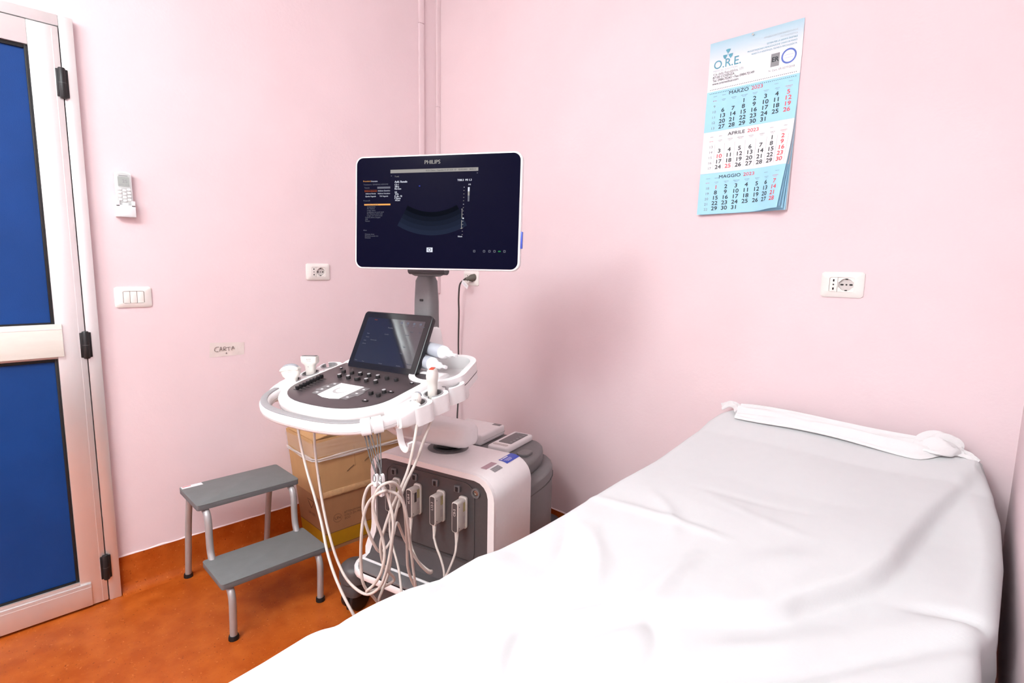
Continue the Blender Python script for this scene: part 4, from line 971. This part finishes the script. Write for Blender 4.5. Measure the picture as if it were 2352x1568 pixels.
for i, u in enumerate((.740, .797, .828, .857, .885, .914)): x, y = S(u, .833); tx['e_green' if i == 4 else 'e_dim'].add(shift(annulus(angsample(rrect(.008 if i == 4 else .007, .0035 if i == 4 else .007, .001), 16), angsample(rrect(.004, .0015 if i == 4 else .0035, .0005), 16), .0016, .0018), x, y), XF)
for k, mb in tx.items(): obj('screen_'+{'e_white': 'white_text', 'e_grey': 'grey_bars', 'e_dim': 'dim_text', 'e_orange': 'orange_text', 'e_red': 'red_text', 'e_blue': 'blue_dot', 'e_green': 'green_icon', 'ink': 'dark_text'}[k], mb, k, mo, 0, kind='stuff')

# -- printers riding on the rear deck
pr = thing('thermal_printer', 'flat white printer box on the rear of the ultrasound machine', 'printer', MF((-.153, .498, .572)))
obj('printer_body', one(box(-.256, -.051, .400, .595, .572, .620, .010, 3), MF), 'white', pr)
obj('printer_badge', one(box(-.100, -.060, .560, .585, .620, .6206, .0), MF), 'mgrey', pr, label='dark grey badge'); obj('front_seam', one(box(-.2565, -.0505, .42, .595, .590, .591), MF), 'mid', pr)
cbx = thing('control_box', 'small white keypad unit with grey display beside the printer', 'keypad', MF((.047, .482, .572)))
kb_ = obj('keypad_body', one(box(0.0, .094, .370, .592, .572, .600, .008, 3), MF), 'white', cbx)
ds = obj('keypad_display', one(prism(rrect(.062, .150, .006, 4, .050, .500), .600, .6012), MF), 'mgrey', cbx)
obj('keypad_strip', one(prism(rrect(.070, .018, .008, 4, .047, .398), .600, .6015), MF), 'recess', cbx)
for i in range(5): obj('keypad_button', one(shift(lathe([(0, 0), (.006, 0), (.006, .001), (0, .0014)], 12), .070, .445+.026*i, .6012), MF), 'mid', cbx)
obj('keypad_button', one(shift(lathe([(0, 0), (.006, 0), (.006, .001), (0, .0014)], 12), .036, .560, .6012), MF), 'mid', cbx)

# -- probes: body in holder, cable, connector
def frm(u, v_, h, yaw=0, tx_=0, ty_=0): return PF.at((u, v_, h), rz=yaw, rx=tx_, ry=ty_)
def cart(par, lx, tag, wide=False):
    z0, z1 = .440, .546
    c = obj('connector', one(prism(rrect(.026, z1-z0, .008, 5, lx, (z0+z1)/2), .004, .056, .002), SF), 'probe', par)
    b_ = obj('connector_flange', one(prism(rrect(.034, z1-z0+.008, .010, 5, lx, (z0+z1)/2+.001), .003, .012, .002), SF), 'probe', c)
    obj('connector_face', one(prism(rrect(.020, z1-z0-.006, .006, 5, lx, (z0+z1)/2), .056, .0568), SF), 'dgrey', c)
    g = glyphs(tag, .013, 'CENTER', .01); obj('connector_text', one(([(lx-p[1], (z0+z1)/2+.018+p[0], .0572) for p in g[0]], g[1]), SF), 'recess', c, 0, kind='stuff')
    yl = MB(); side = Frame(SF((lx+.0131, 0, 0)), -SF.z, (0, 0, 1), SF.x)
    obj('warning_label', MB().add(quad(-.026, -.022, .505, .537, .0003), side).add(quad(-.019, -.015, .505, .537, .0003), side), 'yellow', c, 0)
    obj('code_label', MB().add(quad(-.028, -.015, .462, .490, .0003), side), 'recess', c, 0)
    if wide: obj('dark_label', MB().add(quad(-.042, -.030, .495, .530, .0003), side), 'dgrey', c, 0)
    sc = MB()
    for z in (.455, .530): sc.add(disc(.0018, 10, -.048, z, .0004), side)
    obj('screws', sc, 'hole', c, 0, kind='stuff')
    obj('strain_relief', one(tube([(lx, -.044, .444), (lx+.002, -.047, .418), (lx+.004, -.052, .392)], lambda t: .0085-.0045*t, 12, 4), MF), 'probe', c)
def cab(par, pts, r=.0042, name='cable'): return obj(name, one(tube([tuple(MF(p)) for p in pts], r, 8, 6)), 'cable', par, 60)
CLIP = (.185, -.425, .748)
c1 = [(-.372, -.27, .90), (-.36, -.28, .86), (-.273, -.33, .796), (-.246, -.34, .739), (-.194, -.36, .67), (-.142, -.38, .618), (-.09, -.4, .555), (-.047, -.42, .494), (.002, -.44, .448), (.047, -.45, .404), (.086, -.45, .358), (.109, -.43, .295), (.16, -.38, .16), (.24, -.26, .02), (.20, -.20, .008), (.13, -.24, .10), (.117, -.38, .356), (.115, -.43, .436), (.115, -.44, .499), (.128, -.45, .584), (.138, -.45, .649), (.157, -.45, .697), (.190, -.45, .730), (.205, -.44, .738), (.199, -.42, .729), (.214, -.4, .716), (.22, -.38, .679), (.214, -.36, .62), (.196, -.33, .537), (.188, -.31, .458), (.17, -.28, .34), (.05, -.2, .25), (-.024, -.14, .30), (-.12, -.075, .355), (-.147, -.051, .398)]
c2 = [(-.372, -.195, .92), (-.36, -.20, .87), (-.282, -.26, .777), (-.255, -.28, .705), (-.216, -.3, .615), (-.163, -.33, .551), (-.103, -.36, .492), (-.048, -.38, .436), (.019, -.4, .402), (.107, -.42, .403), (.158, -.42, .436), (.186, -.42, .489), (.207, -.42, .568), (.217, -.42, .645), (.203, -.42, .703), (.183, -.42, .738), (.149, -.43, .74), (.125, -.43, .706), (.117, -.43, .661), (.119, -.42, .606), (.124, -.4, .55), (.127, -.38, .518), (.135, -.36, .525), (.14, -.34, .55), (.129, -.31, .576), (.114, -.26, .495), (.131, -.22, .41), (.149, -.19, .364), (.137, -.16, .351), (.095, -.13, .327), (.024, -.1, .327), (-.029, -.072, .360), (-.047, -.051, .398)]
c3 = [(.172, -.275, .90), (.19, -.29, .885), (.212, -.33, .835), (.201, -.34, .767), (.187, -.36, .708), (.172, -.38, .655), (.165, -.4, .604), (.15, -.4, .549), (.143, -.38, .478), (.143, -.34, .418), (.12, -.37, .40), (.114, -.42, .413), (.141, -.42, .442), (.17, -.42, .488), (.184, -.42, .543), (.177, -.42, .591), (.176, -.44, .649), (.175, -.45, .695), (.187, -.45, .734), (.203, -.44, .756), (.213, -.41, .752), (.208, -.38, .714), (.187, -.34, .63), (.157, -.3, .512), (.145, -.28, .415), (.15, -.24, .33), (.170, -.17, .290), (.171, -.135, .325), (.168, -.10, .352), (.162, -.068, .378), (.153, -.051, .398)]
c4 = [(.172, -.195, .91), (.19, -.22, .885), (.201, -.27, .836), (.194, -.3, .772), (.182, -.33, .715), (.17, -.35, .656), (.161, -.36, .592), (.153, -.36, .525), (.142, -.36, .455), (.128, -.37, .402), (.117, -.38, .346), (.12, -.33, .28), (.15, -.22, .26), (.170, -.15, .270), (.160, -.125, .325), (.125, -.095, .352), (.082, -.067, .374), (.058, -.051, .398)]
def pshape(rings, F_): return one(loft(rings), F_)
def er_(a, b, z, n=24, p=.75): return [(x, y, z) for x, y in ell(a, b, n, p=p)]
# curved abdominal probe
p1 = thing('ultrasound_probe', 'fan shaped ivory probe with grey curved lens in the front left holder', 'ultrasound probe', PF((-.272, .028, -.03)), 'probes in the console holders')
F1 = frm(-.262, .022, -.018, R(24), R(-9), R(-4))
body = [er_(.012, .010, -.06), er_(.014, .012, -.02), er_(.016, .0125, .004), er_(.019, .0125, .016), er_(.030, .0125, .026), er_(.0345, .0125, .038), er_(.0345, .012, .046)]
o1 = obj('probe_body', pshape(body, F1), 'probe', p1, 50)
prof_ = [(.0335*math.cos(R(a)), .044+.0175*math.sin(R(a))) for a in range(0, 181, 15)]
FV = Frame(F1((0, 0, 0)), F1.x, F1.z)
obj('probe_shoulder', one(prism([(x*1.02, y) for x, y in prof_], -.0125, .0125, .002), FV), 'probe', p1)
obj('probe_lens', one(prism([(x*.93, .0455+(y-.044)*1.22) for x, y in prof_], -.0085, .0085, .003), FV), 'lens', p1)
obj('probe_text', MB().add(shift(glyphs('C5-1', .0060, 'CENTER'), .004, .046, .0129), FV).add(shift(glyphs('PureWave', .0036, 'CENTER'), .004, .0405, .0129), FV), 'inkgrey', p1, 0, kind='stuff')
cab(p1, c1); cart(p1, -.150, 'C5-1')
# wide linear probe
p2 = thing('ultrasound_probe', 'wide flat topped ivory linear probe in the middle left holder', 'ultrasound probe', PF((-.272, .105, -.03)), 'probes in the console holders')
F2 = frm(-.266, .102, -.016, R(16), R(-9), R(0))
o2 = obj('probe_body', pshape([er_(.011, .010, -.06), er_(.0155, .012, -.02), er_(.0165, .0125, .010), er_(.018, .0125, .028), er_(.022, .0125, .036), er_(.0295, .0125, .042, p=.4), er_(.0305, .0125, .046, p=.3), er_(.031, .0125, .064, p=.3), er_(.030, .0115, .0655, p=.3)], F2), 'probe', p2, 50)
obj('probe_lens', one(box(-.027, .027, -.008, .008, .0645, .0675, .001), F2), 'mgrey', p2)
FV2 = Frame(F2((0, 0, 0)), F2.x, F2.z)
obj('probe_text', MB().add(shift(glyphs('eL18-4', .0065, 'CENTER', .01), .004, .0565, .0129), FV2).add(shift(glyphs('PureWave', .004, 'CENTER'), .004, .0505, .0129), FV2), 'inkgrey', p2, 0, kind='stuff')
obj('probe_mark', MB().add(disc(.0016, 10, 0, .030, .0128), FV2), 'inkgrey', p2, 0)
cab(p2, c2); cart(p2, -.050, 'eL18-4', True)
# small micro convex probe
p3 = thing('ultrasound_probe', 'small round headed ivory probe marked C8-5 in the front right holder', 'ultrasound probe', PF((.272, .028, -.03)), 'probes in the console holders')
F3 = frm(.272, .028, -.018, R(40), R(-7), R(3))
obj('probe_body', pshape([er_(.009, .009, -.06, p=1), er_(.0105, .0105, -.02, p=1), er_(.0105, .0105, .003, p=1), er_(.0125, .012, .008, p=1), er_(.0145, .0135, .016, p=1), er_(.0145, .0135, .022, p=1), er_(.0128, .012, .029, p=1), er_(.009, .009, .0345, p=1), er_(.004, .004, .037, p=1)], F3), 'probe', p3, 60)
obj('probe_lens', pshape([er_(.0137, .0070, .0265, p=1), er_(.0125, .0070, .0315, p=1), er_(.0095, .0066, .0355, p=1), er_(.005, .004, .0385, p=1)], F3.at((.0030, .0040, -.0005))), 'lens', p3, 60)
FV3 = Frame(F3((0, 0, 0)), F3.x, F3.z)
obj('probe_text', MB().add(shift(glyphs('C8-5', .0060, 'CENTER', .01), -.002, .019, .0139), FV3), 'inkgrey', p3, 0, kind='stuff')
obj('probe_ring', one(lathe([(.0112, -.004), (.0122, -.003), (.0122, .004), (.0112, .005)], 20), F3), 'knob', p3)
cab(p3, c3); cart(p3, .150, 'C8-5')
# narrow linear probe with red face
p4 = thing('ultrasound_probe', 'upright ivory probe with a red strip on top in the middle right holder', 'ultrasound probe', PF((.272, .105, -.03)), 'probes in the console holders')
F4 = frm(.268, .106, -.014, R(28), R(-9), R(4))
obj('probe_body', pshape([er_(0.0114, 0.0112, -.06), er_(0.0138, 0.0140, -.01), er_(0.0142, 0.0151, .022), er_(0.0146, 0.0168, .034), er_(0.0168, 0.0218, .044), er_(0.0178, 0.0235, .054), er_(0.0168, 0.0230, .064), er_(0.0138, 0.0218, .073), er_(0.0102, 0.0207, .0765)], F4), 'probe', p4, 50)
obj('probe_lens', one(box(-.0065, .0065, -.0180, .0180, .0760, .0785, .001), F4), 'red', p4)
cab(p4, c4); cart(p4, .055, 'L12-3')

# -- gel bottles
def bottle(a, b, lab):
    A, B = Vector(MF(a)), Vector(MF(b)); d = (B-A); L_ = d.length; z_ = d.normalized(); x_ = z_.cross(Vector((0, 0, 1))).normalized()
    f_ = Frame(A, x_, z_.cross(x_), z_); t = thing('gel_bottle', lab, 'bottle', A+Vector((0, 0, -.022)), 'gel bottles in the console tray')
    obj('bottle_body', one(lathe([(0, 0), (.019, 0), (.0225, .004), (.0225, .108), (.021, .118), (.015, .128), (.0105, .132), (0, .132)], 26), f_), 'bottle', t, 50)
    obj('bottle_label', one(lathe([(.0227, .014), (.0228, .015), (.0228, .103), (.0227, .104)], 26), f_), 'bottlelabel', t, 50)
    obj('bottle_cap', one(lathe([(0, .131), (.0115, .131), (.0115, .146), (.0085, .149), (.0062, .151), (.0045, .166), (.0060, .168), (.0060, .176), (0, .177)], 20), f_), 'bottle', t, 50)
bottle((.000, -.025, 1.050), (.172, -.076, 1.045), 'white gel bottle lying in the tray, the far one')
bottle((-.035, -.050, 1.012), (.135, -.086, 1.006), 'white gel bottle lying in the tray, the one nearer the red tipped probe')

# -- cable hangers on the handle
def hanger(idx, drops, lab):
    i0 = idx; P_ = hpW[i0]; T_ = (hpW[i0+1]-hpW[i0-1]).normalized(); s_ = T_.cross(PF.z).normalized(); u_ = s_.cross(T_)
    t = thing('cable_hanger', lab, 'cable hanger', P_, 'cable hangers on the handle')
    rings = [[tuple(P_+T_*k+s_*a+u_*b) for a, b in rrect(.037, .045, .013, 4)] for k in (-.0130, -.0120, .0120, .0130)]
    obj('strap_band', one(loft(rings)), 'white', t, 50)
    for (q0, q1) in drops:
        a = P_-u_*.02+T_*q0; b = Vector(MF(q1)); ln = (b-a)
        for k in (-1, 1):
            obj('elastic_cord', one(tube([tuple(a+T_*.004*k), tuple(a+ln*.5+T_*.003*k), tuple(b+Vector((0, 0, .012)))], .0016, 6, 4)), 'dgrey', t)
        cf = Frame(b, MF.x, MF.y)
        obj('cord_loop', one(tube([(0, 0, .014), (.004, 0, .006), (.003, 0, -.004), (-.003, 0, -.004), (-.004, 0, .006)], .0014, 6, 4, closed=True), cf.at((0, -.006, 0))), 'mgrey', t)
        obj('clip', one(prism([(-.006, -.020), (.006, -.020), (.007, -.004), (.005, .010), (.003, .014), (-.003, .014), (-.005, .010), (-.007, -.004)], -.006, .006, .002), Frame(cf.o, cf.x, (0, 0, 1))), 'white', t)
        obj('clip_rib', one(box(-.0065, .0065, -.010, -.007, .006, .008, .0008), Frame(cf.o, cf.x, (0, 0, 1))), 'white', t)
hanger(29, [(-.004, (.172, -.435, .762)), (.006, (.188, -.43, .764))], 'white strap on the handle with dark cords and clips, nearer the front')
hanger(31, [(.0, (.196, -.44, .742))], 'white strap on the handle with one long cord and clip, nearer the hook')
# hook
P_ = hpW[35]; T_ = (hpW[36]-hpW[34]).normalized(); s_ = T_.cross(PF.z).normalized(); u_ = s_.cross(T_)
hk = obj('hook_band', one(loft([[tuple(P_+T_*k+s_*a+u_*b) for a, b in rrect(.037, .047, .013, 4)] for k in (-.013, -.012, .012, .013)])), 'white', um, 50)
pa = [P_-u_*.018, P_-u_*.05, P_-u_*.080+s_*.004, P_-u_*.094+s_*.016, P_-u_*.092+s_*.032, P_-u_*.075+s_*.042, P_-u_*.064+s_*.044]
rings = []
for i, p in enumerate(smoothpath(pa, 5)):
    q = smoothpath(pa, 5); t_ = (q[min(len(q)-1, i+1)]-q[max(0, i-1)]).normalized(); n_ = t_.cross(T_).normalized(); rings.append([tuple(p+T_*a+n_*b) for a, b in rrect(.020, .006, .0025, 3)])
obj('cable_hook', one(loft(rings)), 'white', um, 50)

# -- power cord to the corner socket
pc = thing('power_cord', 'dark power cord with angled plug hanging from the corner socket', 'power cord', (.24, -.05, .36))
cord = [(.300, -.052, 1.262), (.283, -.060, 1.250), (.265, -.068, 1.224), (.250, -.062, 1.15), (.238, -.05, 1.068), (.217, -.035, .895), (.216, -.03, .721), (.222, -.04, .573), (.239, -.06, .466), (.271, -.08, .34), (.33, -.09, .15), (.41, -.11, .03), (.50, -.14, .006), (.58, -.19, .006)]
obj('cord', one(tube(cord, .0045, 8, 6)), 'cord', pc, 60)
obj('plug', one(loft([[tuple(Vector((.318, -.010, 1.268)).lerp(Vector((.296, -.056, 1.258)), s_)+Vector((0, 0, 0))+Vector((math.cos(2*math.pi*k/14)*.9, -.2, math.sin(2*math.pi*k/14)))*r_-Vector((0, -.2, 0))*r_) for k in range(14)] for s_, r_ in ((0, .019), (.30, .019), (.45, .017), (.6, .012), (.8, .009), (1, .007))])), 'plug', pc, 50)
tg = Frame((.283, -.066, 1.246), (.78, .1, -.6), (.5, 0, .8))
obj('cord_tag', one(box(.0, .052, -.011, .011, -.0004, .0004), tg), 'paper', pc); obj('tag_print', MB().add(quad(.012, .045, .001, .003, .0006), tg).add(quad(.012, .040, -.005, -.003, .0006), tg), 'inkpale', pc, 0)
